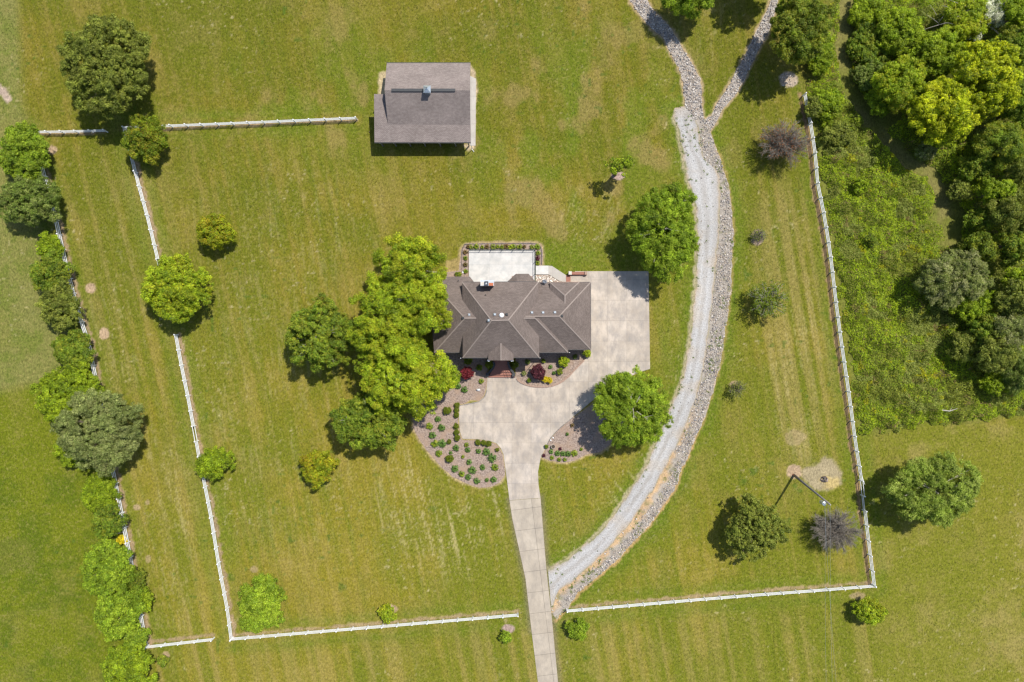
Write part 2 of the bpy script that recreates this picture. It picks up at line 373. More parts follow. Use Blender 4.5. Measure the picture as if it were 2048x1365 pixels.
# ---------------------------------------------------------------- ground sheet
GR = {}
def build_ground():
    step = .22
    fx = np.arange(-96, 96, step); fy = np.arange(-68, 68, step)
    out = np.array([98,102,108,118,135,160,200,260,360,520,800,1500.])
    outy = np.array([70,74,80,90,110,140,180,260,360,520,800,1500.])
    xs = np.concatenate([-out[::-1], fx, out]); ys = np.concatenate([-outy[::-1], fy, outy])
    X, Y = np.meshgrid(xs, ys)
    px = X/S+1024; py = 682.5-Y/S
    slope = .2 - .05*np.clip(X/80, -1, 1)
    U = X + slope*Y
    big = fbm(X/22, Y/22, 3, 3); mid = fbm(X/6, Y/6, 11, 3); sm = fbm(X/1.3, Y/1.3, 23, 3)
    stripe = vn(U/.7, Y/30, 41)*.75 + vn(U/2.1, Y/40, 47)*.25
    st2 = vn(U/.42, Y/7, 59)
    olive = np.array([.176,.149,.019]); green = np.array([.100,.122,.010]); dry = np.array([.238,.186,.058]); pale = np.array([.160,.158,.046])
    def mix(a, b, t): return a*(1-t[..., None]) + b*t[..., None]
    col = np.broadcast_to(olive, X.shape+(3,)).copy()
    g = sstep(.38, .68, big*.45+mid*.35+stripe*.2)
    col = mix(col, green, (1-g)*.75)
    d = sstep(.5, .72, mid*.4+stripe*.3+sm*.3)
    col = mix(col, dry, d*.45)
    fine = vn(U/.62, Y/55, 83)*.6+vn(U/.31, Y/35, 89)*.4
    col = mix(col, dry, sstep(.55,.9,fine)*.34); col = mix(col, green, sstep(.45,.12,fine)*.36)
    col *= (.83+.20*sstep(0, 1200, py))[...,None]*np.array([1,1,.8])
    # stripes of mowing stronger on the right paddock and the left lane
    sm_r = np.exp(-((px-1580)/90)**2)*sstep(300, 420, py)*sstep(1000, 850, py)
    sm_l = sstep(60, 160, px)*sstep(480, 320, px)*sstep(250, 400, py)*.5
    sm_b = sstep(1180, 1260, py)*.7
    s_amt = np.clip(sm_r+sm_l+sm_b, 0, 1)
    w = vn(U/.85, Y/45, 71)
    col = mix(col, dry, sstep(.5, .8, w)*s_amt*.55); col = mix(col, green, sstep(.5, .2, w)*s_amt*.45)
    # bright field bottom left, pale strip top left
    field = sstep(-.6, .6, -sdf(X, Y, PA([(-900,800),(0,785),(60,770),(130,772),(178,860),(222,1000),(258,1180),(292,1330),(340,1600),(-900,1600)])))
    fc = mix(np.broadcast_to(np.array([.112,.130,.007]), X.shape+(3,)), np.array([.080,.107,.006]), sstep(.4,.65,mid*.6+sm*.4))
    col = col*(1-field[...,None]) + fc*field[...,None]
    strip = sstep(-1.2, 1.2, -sdf(X, Y, PA([(-900,-400),(20,-400),(45,200),(70,300),(110,480),(150,690),(130,772),(60,770),(0,785),(-900,800)])))
    pc = mix(np.broadcast_to(pale, X.shape+(3,)), np.array([.11,.135,.025]), sstep(.42,.66,mid*.6+sm*.4))
    col = col*(1-.85*strip[...,None]) + .85*pc*strip[...,None]
    # lawn at far right is a little lighter and greener
    fr = sstep(1735, 1780, px)*sstep(820, 870, py)
    frc = mix(np.broadcast_to(np.array([.138,.143,.014]), X.shape+(3,)), np.array([.21,.18,.05]), sstep(.5,.75,mid*.7+sm*.3))
    col = col*(1-.75*fr[...,None]) + .75*frc*fr[...,None]
    # lusher edges beside road and drive
    road = dline(X, Y, PA([((a[0]),a[1]) for a in gravel_L])); ro = dline(X, Y, PA(rip_outer))
    lush = np.maximum(np.exp(-(road/2.2)**2), np.exp(-(ro/2.2)**2))
    lush = np.maximum(lush, np.exp(-(np.hypot((px-1110)/170, (py-520)/45))**2)*.9)
    lush = np.maximum(lush, np.exp(-(np.hypot((px-1340)/40, (py-700)/120))**2)*.6)
    for l in (F_outer, F_inner_a, F_inner_b, F_bot_l, F_bot_r, F_right, F_top):
        dd = dline(X, Y, PA(l)); lush = np.maximum(lush, .5*np.exp(-((dd-1.6)/1.0)**2))
    col = mix(col, green*np.array([.9,1.05,.9]), np.clip(lush*(.4+sm), 0, .85))
    lawn = np.ones(X.shape)*.75
    ce = np.exp(-(np.hypot((px-1180)/230, (py-300)/260))**3)+.7*np.exp(-(np.hypot((px-700)/260, (py-180)/160))**3)
    col = mix(col, green*np.array([.95,1.06,.9]), sstep(.42,.6, fbm(X/5, Y/9, 301, 4))*ce*.8)
    col = mix(col, np.array([.23,.165,.06]), sstep(.56,.72, fbm(X/4, Y/5, 305, 4))*np.clip(ce+.25,0,1)*.55)
    # straw clippings in streaks
    def streak(cx, cy, rx, ry, ang, amt, seed, wid=.35, ln=5):
        wid *= .5; amt *= .62
        r = math.radians(ang); a = X*math.cos(r)-Y*math.sin(r); bb = X*math.sin(r)+Y*math.cos(r)
        e = np.exp(-(np.hypot((px-cx)/rx, (py-cy)/ry))**4)
        v = vn(a/wid, bb/ln, seed)*.45 + vn(a/(wid*3.6), bb/(ln*1.5), seed+3)*.25 + fbm(X/.35, Y/.35, seed+5, 2)*.42
        return sstep(.62, .82, v)*e*amt
    straw = streak(890,1010,150,150,-12,1.0,101)
    straw = np.maximum(straw, streak(1260,1000,75,65,52-90,.85,111))
    straw = np.maximum(straw, streak(1353,620,14,170,6,.9,121,.25,3))
    straw = np.maximum(straw, streak(1180,430,80,60,20,.6,125,.3,1.5))
    straw = np.maximum(straw, streak(330,1060,70,260,-12,.55,131,.4,2))
    straw = np.maximum(straw, streak(230,700,60,300,-12,.4,137,.4,2))
    straw = np.maximum(straw, streak(1590,720,70,260,-9,.5,141,.5,5))
    straw = np.maximum(straw, streak(620,840,250,300,-8,.35,147,.45,3))
    straw = np.maximum(straw, streak(560,500,220,200,-6,.3,151,.5,3))
    straw = np.maximum(straw, streak(1400,60,60,70,0,.45,155,.5,2))
    col = mix(col, np.array([.42,.35,.17]), straw*.85)
    # odd bright clumps of clippings
    sp = sstep(.72, .86, fbm(X/.5, Y/.5, 201, 3))*sstep(.5, .7, fbm(X/9, Y/9, 207, 2))
    col = mix(col, np.array([.42,.35,.20]), sp*.5*(1-field))
    tuft = sstep(.86, .94, vn(X/.9, Y/.9, 211))*sstep(.5, .7, fbm(X/12, Y/12, 217, 2))
    col = mix(col, np.array([.05,.10,.012]), tuft*.6)
    # bare earth: along the fences, tree rings, patches
    jit = (fbm(X/.7, Y/.7, 77, 3)-.5)
    def bare(mask, c, amt=1.0):
        nonlocal col, lawn
        mk = np.clip(mask, 0, 1)*amt
        cc = np.array(c)*(0.8+.4*sm[..., None]); col = col*(1-mk[...,None])+cc*mk[...,None]; lawn = lawn*(1-mk)
    tan = (.34,.245,.155); clay = (.42,.26,.12)
    for l, off in ((F_outer, 8), (F_inner_a, 6), (F_inner_b, 6), (F_right, -9)):
        dd = dline(X, Y, PA([(a+off, b) for a, b in l])); bare(sstep(.5, .12, dd+jit*.9), (.27,.19,.12) if off > 0 else (.27,.17,.10), .85)
    for l, off in ((F_outer_top, 3), (F_top, 4), (F_outer_bot, -9), (F_bot_l, -7), (F_bot_r, -7)):
        dd = dline(X, Y, PA([(a, b+off) for a, b in l])); bare(sstep(.42, .08, dd+jit*.8), (.28,.20,.12), .8)
    def spot(x, y, rx, ry, c=tan, amt=1.0):
        e = np.hypot((px-x)/rx, (py-y)/ry)+jit*.5; bare(sstep(1.08, .82, e), c, amt)
    for a in [(180,577,11,11),(209,668,11,12),(104,300,10,9),(274,1015,8,6,tan,.7),(1588,944,17,14),(1515,476,13,16,(.30,.22,.16)),(1577,160,18,17,(.36,.29,.22)),
              (783,1218,12,9),(1017,1258,13,9,(.30,.22,.19)),(1236,352,14,9,(.33,.24,.2)),(295,1005,5,5,tan,.5),(296,1118,7,8,tan,.5),(508,1140,8,7,tan,.5),(1715,1192,16,7,tan,.6),(1155,1246,8,6),
              (1590,875,22,16,tan,.4),(332,1310,7,7,tan,.8),(1470,770,12,8,tan,.8)]: spot(*a)
    fp = -sdf(X, Y, PA([(1602,955),(1606,938),(1632,928),(1650,913),(1668,922),(1684,945),(1682,968),(1665,980),(1640,984),(1625,975),(1610,965)]))
    bare(sstep(-.3, .4, fp+jit*.8), (.31,.25,.16), .85); bare(sstep(1.3,.6,np.hypot((px-1662)/20,(py-965)/13)+jit), (.45,.34,.12), .6)
    pt = -sdf(X, Y, PA([(-40,160),(0,168),(14,180),(24,200),(16,208),(0,192),(-40,180)])); bare(sstep(-.2,.3,pt+jit*.5), (.34,.26,.2))
    # orange soil fringe along the rock bank and the gravel edge, around the beds and the barn
    dd = dline(X, Y, PA(rip_outer)); bare(sstep(.5, .1, dd+jit*.8)*(.5+.5*sstep(820,900,py)), clay, .75)
    dd = dline(X, Y, PA(gravel_L[3:])); bare(sstep(.6, .15, dd+jit*.7), (.36,.30,.2), .7)
    for poly in (rip_A, rip_B):
        sd_ = sdf(X, Y, PA(poly)); bare(sstep(.5, .05, sd_+jit*.7), (.36,.26,.16), .8)
    for l in ([(1063,1262),(1051,1158),(1034,1080),(1019,1000)], [(1081,996),(1093,1142),(1103,1230),(1116,1365)]):
        dd = dline(X, Y, PA(l)); col = mix(col, np.array([.15,.13,.07]), np.exp(-(dd/.6)**2)*.8)
    for poly in (bed_left, bed_right, bed_patio):
        sd_ = sdf(X, Y, PA(poly)); bare(sstep(.45, .05, sd_+jit*.5), (.38,.28,.16), .75)
    for poly, c in (([(756,145),(776,140),(776,190),(756,190)], (.46,.36,.22)), ([(940,130),(952,145),(957,170),(953,200),(950,300),(935,302),(925,290),(940,285)], (.44,.34,.23)), ([(890,520),(928,515),(928,545),(890,545)], (.27,.20,.08))):
        bare(sstep(-.1, .3, -sdf(X, Y, PA(poly))+jit*.5), c, .85)
    spot(1140,1215,22,26,clay,.0)
    # soil under the thicket and the mown trail through it
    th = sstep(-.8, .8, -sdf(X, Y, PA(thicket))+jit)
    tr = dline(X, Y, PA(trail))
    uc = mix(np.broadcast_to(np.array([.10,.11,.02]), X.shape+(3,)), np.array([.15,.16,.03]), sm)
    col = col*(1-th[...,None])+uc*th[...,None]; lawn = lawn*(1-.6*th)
    tc_ = sstep(1.5, .8, tr+jit)*th
    col = mix(col, np.array([.17,.15,.05]), tc_*.85*(.45+.55*sstep(.35,.6,mid*.5+sm*.5))); col = mix(col, green, tc_*.5*sstep(.6,.3,mid))
    far = np.clip(sstep(94,104,np.abs(X))+sstep(66,74,np.abs(Y)), 0, 1)
    col = mix(col, (olive*.5+green*.4+dry*.1), far*(1-.5*th)); lawn = lawn*(1-.6*far)
    col = np.clip(col, .003, .9)
    ny, nx = X.shape; idx = np.arange(nx*ny).reshape(ny, nx)
    q = np.stack([idx[:-1,:-1], idx[:-1,1:], idx[1:,1:], idx[1:,:-1]], -1).reshape(-1, 4)
    co = np.stack([X, Y, np.zeros_like(X)], -1).reshape(-1, 3)
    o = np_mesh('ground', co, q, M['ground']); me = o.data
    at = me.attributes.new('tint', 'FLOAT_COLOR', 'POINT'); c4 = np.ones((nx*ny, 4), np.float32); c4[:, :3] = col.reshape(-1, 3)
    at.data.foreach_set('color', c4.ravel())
    GR.update(xs=xs, ys=ys, col=col, lawn=lawn)
    al = me.attributes.new('lawn', 'FLOAT', 'POINT'); al.data.foreach_set('value', lawn.astype(np.float32).ravel())
    tag(o, 'mown olive green lawn and fields around the house', 'ground', kind='structure')
build_ground()

def sheet(name, pts, z, mat, label, cat, z0=-.02, res=None, jit=0, seed=1):
    w = PA(pts)
    if res: w = resample(w, res, jit, seed)
    b = MB(); b.prism([tuple(p) for p in w], z0, z); o = b.build(name, mat)
    tag(o, label, cat, kind='structure'); return o
sheet('driveway', drive_up, .05, M['conc'], 'wide pale concrete turning court in front of the house and garage', 'driveway')
sheet('driveway', drive_low, .046, M['conc_lane'], 'narrow tan concrete lane running down from the turning court', 'driveway')
def attr_mat(name, sc, lo, hi, bump=.5):
    m, nt, b = newmat(name, .95, .2)
    at = N(nt, 'ShaderNodeAttribute', attribute_name='tint'); tc = N(nt, 'ShaderNodeTexCoord')
    no = N(nt, 'ShaderNodeTexNoise'); no.inputs['Scale'].default_value = sc; no.inputs['Detail'].default_value = 7; no.inputs['Roughness'].default_value = .75
    nt.links.new(tc.outputs['Object'], no.inputs['Vector'])
    mr = N(nt, 'ShaderNodeMapRange'); mr.inputs['From Min'].default_value = .32; mr.inputs['From Max'].default_value = .68
    mr.inputs['To Min'].default_value = lo; mr.inputs['To Max'].default_value = hi
    nt.links.new(no.outputs['Fac'], mr.inputs['Value'])
    v = N(nt, 'ShaderNodeVectorMath', operation='SCALE'); nt.links.new(at.outputs['Color'], v.inputs[0]); nt.links.new(mr.outputs[0], v.inputs['Scale'])
    nt.links.new(v.outputs[0], b.inputs['Base Color'])
    bp = N(nt, 'ShaderNodeBump'); bp.inputs['Strength'].default_value = bump; bp.inputs['Distance'].default_value = .05
    nt.links.new(no.outputs['Fac'], bp.inputs['Height']); nt.links.new(bp.outputs[0], b.inputs['Normal'])
    return m
M['loose'] = attr_mat('loose_gravel_and_soil', 5, .62, 1.38)
def equal(pts, n):
    p = np.array(smooth_line(PA(pts), 6)); L = np.concatenate([[0], np.cumsum(np.hypot(*np.diff(p, axis=0).T))]); t = np.linspace(0, L[-1], n)
    return np.stack([np.interp(t, L, p[:, 0]), np.interp(t, L, p[:, 1])], -1)
def strip(name, A, B, n, m, z, fn, label, cat, jit):
    a = equal(A, n); b = equal(B, n); t = np.linspace(0, 1, m)
    ja = (fbm(a[:,0]/1.1, a[:,1]/1.1, 61, 3)-.5)*jit[0]; jb = (fbm(b[:,0]/1.1, b[:,1]/1.1, 67, 3)-.5)*jit[1]
    d = b-a; d /= np.linalg.norm(d, axis=1, keepdims=True); a = a+d*ja[:,None]; b = b+d*jb[:,None]
    g = a[:,None]*(1-t[None,:,None])+b[:,None]*t[None,:,None]; X, Y = g[...,0], g[...,1]
    idx = np.arange(n*m).reshape(n, m); q = np.stack([idx[:-1,:-1], idx[:-1,1:], idx[1:,1:], idx[1:,:-1]], -1).reshape(-1,4)
    co = np.stack([X, Y, np.full_like(X, z)], -1).reshape(-1,3)
    e = co[q[0]]; 
    if np.cross(e[1]-e[0], e[2]-e[0])[2] < 0: q = q[:, ::-1]
    col = fn(np.broadcast_to(t, X.shape), X, Y)
    o = np_mesh(name, co, q, M['loose']); at = o.data.attributes.new('tint', 'FLOAT_COLOR', 'POINT')
    c4 = np.ones((n*m,4), np.float32); c4[:,:3] = col.reshape(-1,3); at.data.foreach_set('color', c4.ravel())
    return tag(o, label, cat, kind='structure')
def _m(a, b, t): return a*(1-t[...,None])+np.array(b)*t[...,None]
def road_col(t, X, Y):
    c = np.broadcast_to(np.array([.335,.32,.305]), X.shape+(3,)).copy()
    tr = np.exp(-((t-.30)/.10)**2)+np.exp(-((t-.68)/.10)**2); c = _m(c, (.40,.395,.39), tr*.7)
    c = _m(c, (.27,.25,.225), np.exp(-((t-.49)/.08)**2)*.5*sstep(.35,.6,fbm(X/2,Y/2,5,3)))
    c = _m(c, (.36,.29,.21), sstep(.5,.7,fbm(X/2.5,Y/2.5,9,4))*.55*(.3+np.abs(t-.5)*1.6))
    c = _m(c, (.33,.25,.16), np.clip(sstep(.12,.0,t)+sstep(.88,1,t),0,1)*.8)
    c = _m(c, (.16,.17,.06), np.clip(sstep(.1,.0,t)+.5*sstep(.93,1,t),0,1)*sstep(.45,.6,fbm(X/.9,Y/.9,15,2)))
    return c*(.9+.2*fbm(X/6,Y/6,21,2))[...,None]
def bank_col(t, X, Y):
    c = np.broadcast_to(np.array([.30,.265,.225]), X.shape+(3,)).copy()
    low = sstep(-6, -20, Y); n = fbm(X/1.3, Y/1.3, 31, 3)
    c = _m(c, (.44,.29,.15), np.clip(sstep(.55,.2,t+(n-.5)*.7)*low + sstep(.8,1,t)*.55*sstep(.4,.6,n) + sstep(-44,-47.5,Y)*.9, 0, 1)*.85)
    c = _m(c, (.15,.15,.06), sstep(.6,.75,fbm(X/.8,Y/.8,37,3))*.6)
    return c*(.75+.5*fbm(X/.6,Y/.6,41,2))[...,None]
strip('gravel_road', gravel_L, gravel_R, 420, 22, .02, road_col, 'curving pale grey gravel road east of the house', 'road', (1.1,.8))
strip('rock_bank_bed', [(x-3,y) for x,y in gravel_R], rip_outer, 420, 16, .012, bank_col, 'soil and orange clay under the rocks along the road', 'bank', (0,.8))
sheet('planting_bed', bed_left, .03, M['mulch'], 'large mulched bed with green perennials left of the driveway', 'garden bed', res=.8, jit=.05)
sheet('planting_bed', bed_front, .032, M['mulch'], 'mulched bed between the front steps and the garage', 'garden bed')
sheet('planting_bed', bed_right, .03, M['mulch'], 'mulched bed shaded by the birch right of the driveway', 'garden bed', res=.8, jit=.05)
sheet('planting_bed', bed_patio, .03, M['mulch'], 'dark narrow mulched bed round the rear patio', 'garden bed', res=.8, jit=.05)
sheet('patio', [(938,500.5),(1070.5,500.5),(1071,575),(938,575)], .22, M['conc_patio'], 'bright white concrete patio behind the house', 'patio')
sheet('walkway', [(1071.5,532),(1097,532),(1097,549.5),(1071.5,549.5)], .20, M['conc_patio'], 'pale concrete landing right of the patio', 'path')
sheet('walkway', [(1097.2,532),(1104,532.5),(1132,551),(1132,566),(1118,562),(1097.2,549.5)], .12, M['conc_walk'], 'grey brown concrete ramp from landing to brick step', 'path')
sheet('rock_bed', [(1071.5,550),(1097,550),(1118,562.5),(1132,566.5),(1132,572),(1071.5,572)], .03, M['mulch'], 'small bed of pale stones against the back wall', 'garden bed')
sheet('walkway', [(940,152),(952,158),(951,292),(940,292)], .04, M['conc_walk'], 'narrow concrete strip along the east side of the barn', 'path')

# ---------------------------------------------------------------- rocks
ICO = None
def ico():
    t = (1+5**.5)/2
    v = np.array([(-1,t,0),(1,t,0),(-1,-t,0),(1,-t,0),(0,-1,t),(0,1,t),(0,-1,-t),(0,1,-t),(t,0,-1),(t,0,1),(-t,0,-1),(-t,0,1)], float)
    v /= np.linalg.norm(v[0])
    f = np.array([(0,11,5),(0,5,1),(0,1,7),(0,7,10),(0,10,11),(1,5,9),(5,11,4),(11,10,2),(10,7,6),(7,1,8),(3,9,4),(3,4,2),(3,2,6),(3,6,8),(3,8,9),(4,9,5),(2,4,11),(6,2,10),(8,6,7),(9,8,1)])
    return v, f
def rocks(name, xy, smin, smax, cols, z=.02, seed=1, parent=None, flat=.6):
    r = np.random.RandomState(seed); V, F = ico(); n = len(xy)
    s = smin*(smax/smin)**(r.rand(n)**1.9)
    sc = np.stack([s*r.uniform(.7,1.3,n), s*r.uniform(.7,1.3,n), s*r.uniform(.5,1.0,n)*flat/.6], -1)
    a = r.rand(n)*6.28; ca, sa = np.cos(a), np.sin(a)
    v = V[None]*(1+r.uniform(-.28,.28,(n,12,1)))*sc[:, None]
    x = v[..., 0]*ca[:, None]-v[..., 1]*sa[:, None]+xy[:, 0:1]; y = v[..., 0]*sa[:, None]+v[..., 1]*ca[:, None]+xy[:, 1:2]
    zz = v[..., 2]+z+sc[:, 2:3]*.35
    co = np.stack([x, y, zz], -1).reshape(-1, 3)
    f = (F[None]+(np.arange(n)*12)[:, None, None]).reshape(-1, 3)
    k = r.randint(0, len(cols), n); c = np.array(cols)[k]*(r.uniform(.7,1.3,(n,1)))
    return np_mesh(name, co, f, M['rocks'], parent, np.repeat(c, 20, 0), tris=True)
def scatter(poly, dens, seed, keep=None):
    r = np.random.RandomState(seed); w = PA(poly) if not isinstance(poly, np.ndarray) else poly
    lo = w.min(0); hi = w.max(0); n = int((hi-lo).prod()*dens)
    p = r.uniform(lo, hi, (n, 2)); m = inside(p[:, 0], p[:, 1], [tuple(q) for q in w]); p = p[m]
    if keep is not None: p = p[keep(p)]
    return p
RC = [(.47,.43,.385),(.37,.33,.29),(.32,.27,.22),(.24,.22,.215),(.47,.43,.39),(.17,.16,.16),(.36,.29,.23)]
ripoly = gravel_R + rip_outer[::-1]
def keep_rip(p):
    d = dline(p[:, 0], p[:, 1], PA(gravel_R)); lower = p[:, 1] < -18
    n = fbm(p[:, 0]/1.5, p[:, 1]/1.5, 5, 2); r = np.random.RandomState(8).rand(len(p))
    do = dline(p[:, 0], p[:, 1], PA(rip_outer)); r = np.random.RandomState(8).rand(len(p))
    k = np.where(lower, (d > .7+n*1.1) | (r > .93), d > .05+.5*(n > .66)) & (do > .05)
    return k & (r > .25*(n > .6)) & ~((p[:, 1] < -42) & (r < .7))
tag(rocks('rock_bank', scatter(ripoly, 62, 4, keep_rip), .04, .15, RC, z=.01), 'grey and pale broken rocks lining the outer side of the gravel road', 'rocks', kind='stuff')
sheet('rock_bank_bed', rip_A, .008, M['grit'], 'pale soil under the upper left rock channel', 'bank', res=.6, jit=.15)
sheet('rock_bank_bed', rip_B, .0115, M['grit'], 'pale soil under the upper right rock channel', 'bank', res=.6, jit=.15, seed=5)
tag(rocks('rock_channel', scatter(rip_A, 50, 5), .055, .17, RC, z=.01, seed=2), 'rocky drainage channel running to the top edge from the road fork', 'rocks', kind='stuff')
tag(rocks('rock_channel', scatter(rip_B, 50, 6), .055, .17, RC, z=.01, seed=3), 'rocky drainage channel shaded by the trees at the upper right', 'rocks', kind='stuff')
gp = gravel_L + gravel_R[::-1]
tag(rocks('loose_stones', scatter(gp, 5, 7, lambda p: np.random.RandomState(3).rand(len(p)) < .25+.75*(p[:, 1] > 30)*(dline(p[:,0],p[:,1],PA(gravel_R)) < 4)), .04, .11, RC+[(.12,.13,.07)], z=.01, seed=4), 'loose stones scattered over the gravel road', 'stones', kind='stuff')
tag(rocks('pale_stones', scatter([(1072,551),(1096,551),(1117,563),(1131,568),(1131,571),(1072,571)], 40, 9), .08, .17, [(.62,.56,.48),(.7,.66,.6),(.5,.44,.38)], z=.02, seed=5), 'pale beige stones beside the landing at the back wall', 'stones', kind='stuff')
tag(rocks('pale_stones', scatter([(1562,148),(1590,148),(1592,170),(1570,178),(1560,165)], 14, 12), .06, .15, [(.5,.45,.4),(.38,.33,.28)], z=.01, seed=6), 'small heap of pale stones in the bare round patch near the road fork', 'stones', kind='stuff')

# ---------------------------------------------------------------- foliage
def leaves(pos, nor, size, col, rng, asp=.62, spread=.5, axis=None):
    """rhombic leaf faces at pos, facing nor"""
    n = len(pos)
    nn = nor + rng.randn(n, 3)*spread; nn /= np.linalg.norm(nn, axis=1, keepdims=True)+1e-9
    r = rng.randn(n, 3) if axis is None else axis + rng.randn(n, 3)*.35
    a = np.cross(nn, r); a /= np.linalg.norm(a, axis=1, keepdims=True)+1e-9
    b = np.cross(nn, a)
    s = (size*rng.uniform(.6, 1.35, n))[:, None]
    v = np.stack([pos - b*s*.5, pos + a*s*asp*.5 + nn*s*.06, pos + b*s*.5, pos - a*s*asp*.5 + nn*s*.06], 1)
    return v.reshape(-1, 3), np.arange(n*4).reshape(n, 4), col
PAL = {
 'dark':   [(.12,.165,.014),(.18,.225,.018),(.085,.125,.010),(.20,.21,.02)],
 'olive':  [(.165,.19,.028),(.225,.245,.04),(.11,.14,.018)],
 'mid':    [(.125,.185,.014),(.18,.24,.02),(.085,.135,.012),(.22,.235,.02)],
 'bright': [(.205,.275,.012),(.285,.35,.016),(.14,.205,.01)],
 'lime':   [(.26,.345,.014),(.35,.42,.02),(.17,.245,.012),(.36,.37,.02)],
 'yellow': [(.42,.47,.012),(.54,.55,.016),(.30,.35,.010),(.16,.22,.01)],
 'maple':  [(.15,.215,.012),(.26,.23,.018),(.11,.16,.010),(.22,.27,.014)],
 'amber':  [(.27,.31,.012),(.34,.27,.015),(.18,.24,.010),(.32,.35,.014)],
 'birch':  [(.21,.30,.018),(.30,.38,.028),(.14,.215,.013)],
 'sage':   [(.20,.235,.065),(.27,.29,.10),(.145,.18,.045)],
 'grey':   [(.22,.24,.075),(.18,.21,.045),(.13,.17,.03),(.28,.28,.12)],
 'red':    [(.19,.024,.032),(.27,.045,.05),(.12,.016,.022)],
 'plum':   [(.095,.026,.036),(.15,.045,.055),(.065,.016,.024)],
 'gold':   [(.55,.45,.012),(.65,.54,.02),(.45,.40,.012)],
 'box':    [(.13,.165,.010),(.17,.205,.012),(.10,.135,.008)],
 'white':  [(.60,.61,.46),(.70,.70,.56),(.24,.30,.10)],
 'lily':   [(.10,.18,.035),(.15,.24,.05),(.07,.135,.02)],
 'willow': [(.26,.33,.045),(.37,.43,.09),(.18,.25,.03)],
}
def crown_mesh(rx, ry, rz, style='mid', seed=0, leaf=.17, clump=.9, cover=1.0, lobes=7, rough=.20, droop=0., gap=.15, hollow=.5):
    """crown about the origin: boughs > sprays > leaves, with gaps between the boughs"""
    g = np.random.RandomState(seed); R = (rx+ry)/2
    rc0 = min(clump, R*.34)
    area = 2*math.pi*R*R*1.15
    n = int(area/(math.pi*rc0**2)*1.75)+5
    i = np.arange(n)+.5; zz = 1-1.25*i/n; th = i*2.39996+g.uniform(-.5,.5,n)
    rr = np.sqrt(np.clip(1-zz*zz, 0, 1)); d = np.stack([rr*np.cos(th), rr*np.sin(th), zz], -1)+g.randn(n,3)*.10
    d /= np.linalg.norm(d, axis=1, keepdims=True); az = np.arctan2(d[:,1], d[:,0])
    ph = g.uniform(0, 6.28, 4); am = g.uniform(.3, 1, 4)
    out = 1 + rough*.42*(am[0]*np.sin(2*az+ph[0]) + am[1]*np.sin(3*az+ph[1]) + am[2]*np.sin(5*az+ph[2]+2*zz) + am[3]*np.sin(lobes*az+ph[3]+3*zz))
    q = g.uniform(.58, .95, n)*out
    scale = np.array([rx, ry, rz]); cc = d*q[:,None]*scale*(1-.45*rc0/R)
    rc = rc0*g.uniform(.55, 1.35, n)
    keep = g.rand(n) > gap; cc, rc, d, cn = cc[keep], rc[keep], d[keep], d[keep]
    # a few boughs deeper inside
    m = int(n*hollow*.6); di = g.randn(m,3); di /= np.linalg.norm(di, axis=1, keepdims=True); di[:,2] = np.abs(di[:,2])*.8-.2
    cc = np.concatenate([cc, di*g.uniform(.15,.6,(m,1))*scale]); rc = np.concatenate([rc, rc0*g.uniform(.5,1.1,m)]); cn = np.concatenate([cn, di])
    nc = len(cc)
    # sprays on each bough
    ns = 13; k = np.repeat(np.arange(nc), ns); sd_ = g.randn(len(k),3)+cn[k]*.7+np.array([0,0,.35]); sd_ /= np.linalg.norm(sd_, axis=1, keepdims=True)
    sp = cc[k]+sd_*rc[k][:,None]*g.uniform(.45,1.1,(len(k),1))*np.array([1,1,.7]); sr = rc[k]*g.uniform(.22,.5,len(k))
    if droop:
        o2 = sp[:,:2]/(np.linalg.norm(sp[:,:2], axis=1, keepdims=True)+1e-6)
    per = np.maximum(3, cover*2.0*math.pi*sr**2/(leaf**2*.45)*1.25).astype(int)
    j = np.repeat(np.arange(len(sp)), per); N_ = len(j)
    ld = g.randn(N_,3); ld /= np.linalg.norm(ld, axis=1, keepdims=True); ld = ld+sd_[j]*.5+np.array([0,0,.3]); ld /= np.linalg.norm(ld, axis=1, keepdims=True)
    pos = sp[j]+ld*(sr[j]*g.uniform(.2,1.15,N_))[:,None]
    if droop:
        kk = g.rand(N_)**.7; pos[:,:2] += o2[j]*(kk*droop*.45)[:,None]; pos[:,2] -= kk*droop*.35
    pal = np.array(PAL[style]); kc = g.randint(0, len(pal), nc); ks = g.randint(0, len(pal), len(sp))
    w = g.rand(N_); pi = np.where(w < .4, kc[k[j]], np.where(w < .75, ks[j], g.randint(0, len(pal), N_)))
    col = pal[pi]*(g.uniform(.82,1.18,nc)[k[j]]*g.uniform(.8,1.25,len(sp))[j]*g.uniform(.6,1.45,N_))[:,None]
    v, f, _ = leaves(pos, ld+np.array([0,0,.35]), leaf*(1.3 if droop else 1), col, g, .36 if droop else .7, .6)
    return v, f, col, cc[:len(rc)]
def limbs(mb, base, top, cents, r0, n, g, cz):
    """trunk with limbs that end in the crown"""
    base = Vector(base); top = Vector(top)
    mb.tube([base, base.lerp(top, .35)+Vector((.05,.04,0)), top], [r0*1.25, r0*.8, r0*.35], 8)
    if len(cents) == 0: return
    idx = g.choice(len(cents), min(n, len(cents)), replace=False)
    for i in idx:
        e = Vector(cents[i]) + Vector((0,0,cz)); s = base.lerp(top, g.uniform(.35,.8))
        m = s.lerp(e, .5) + Vector((g.uniform(-.2,.2), g.uniform(-.2,.2), g.uniform(0,.35)))
        mb.tube([s, m, s.lerp(e, .93)], [r0*.38, r0*.22, r0*.08], 5, cap=False)
        for _ in range(2):
            t2 = e + Vector((g.uniform(-.9,.9), g.uniform(-.9,.9), g.uniform(-.1,.5)))
            mb.tube([m, m.lerp(t2, .95)], [r0*.13, r0*.05], 4, cap=False)
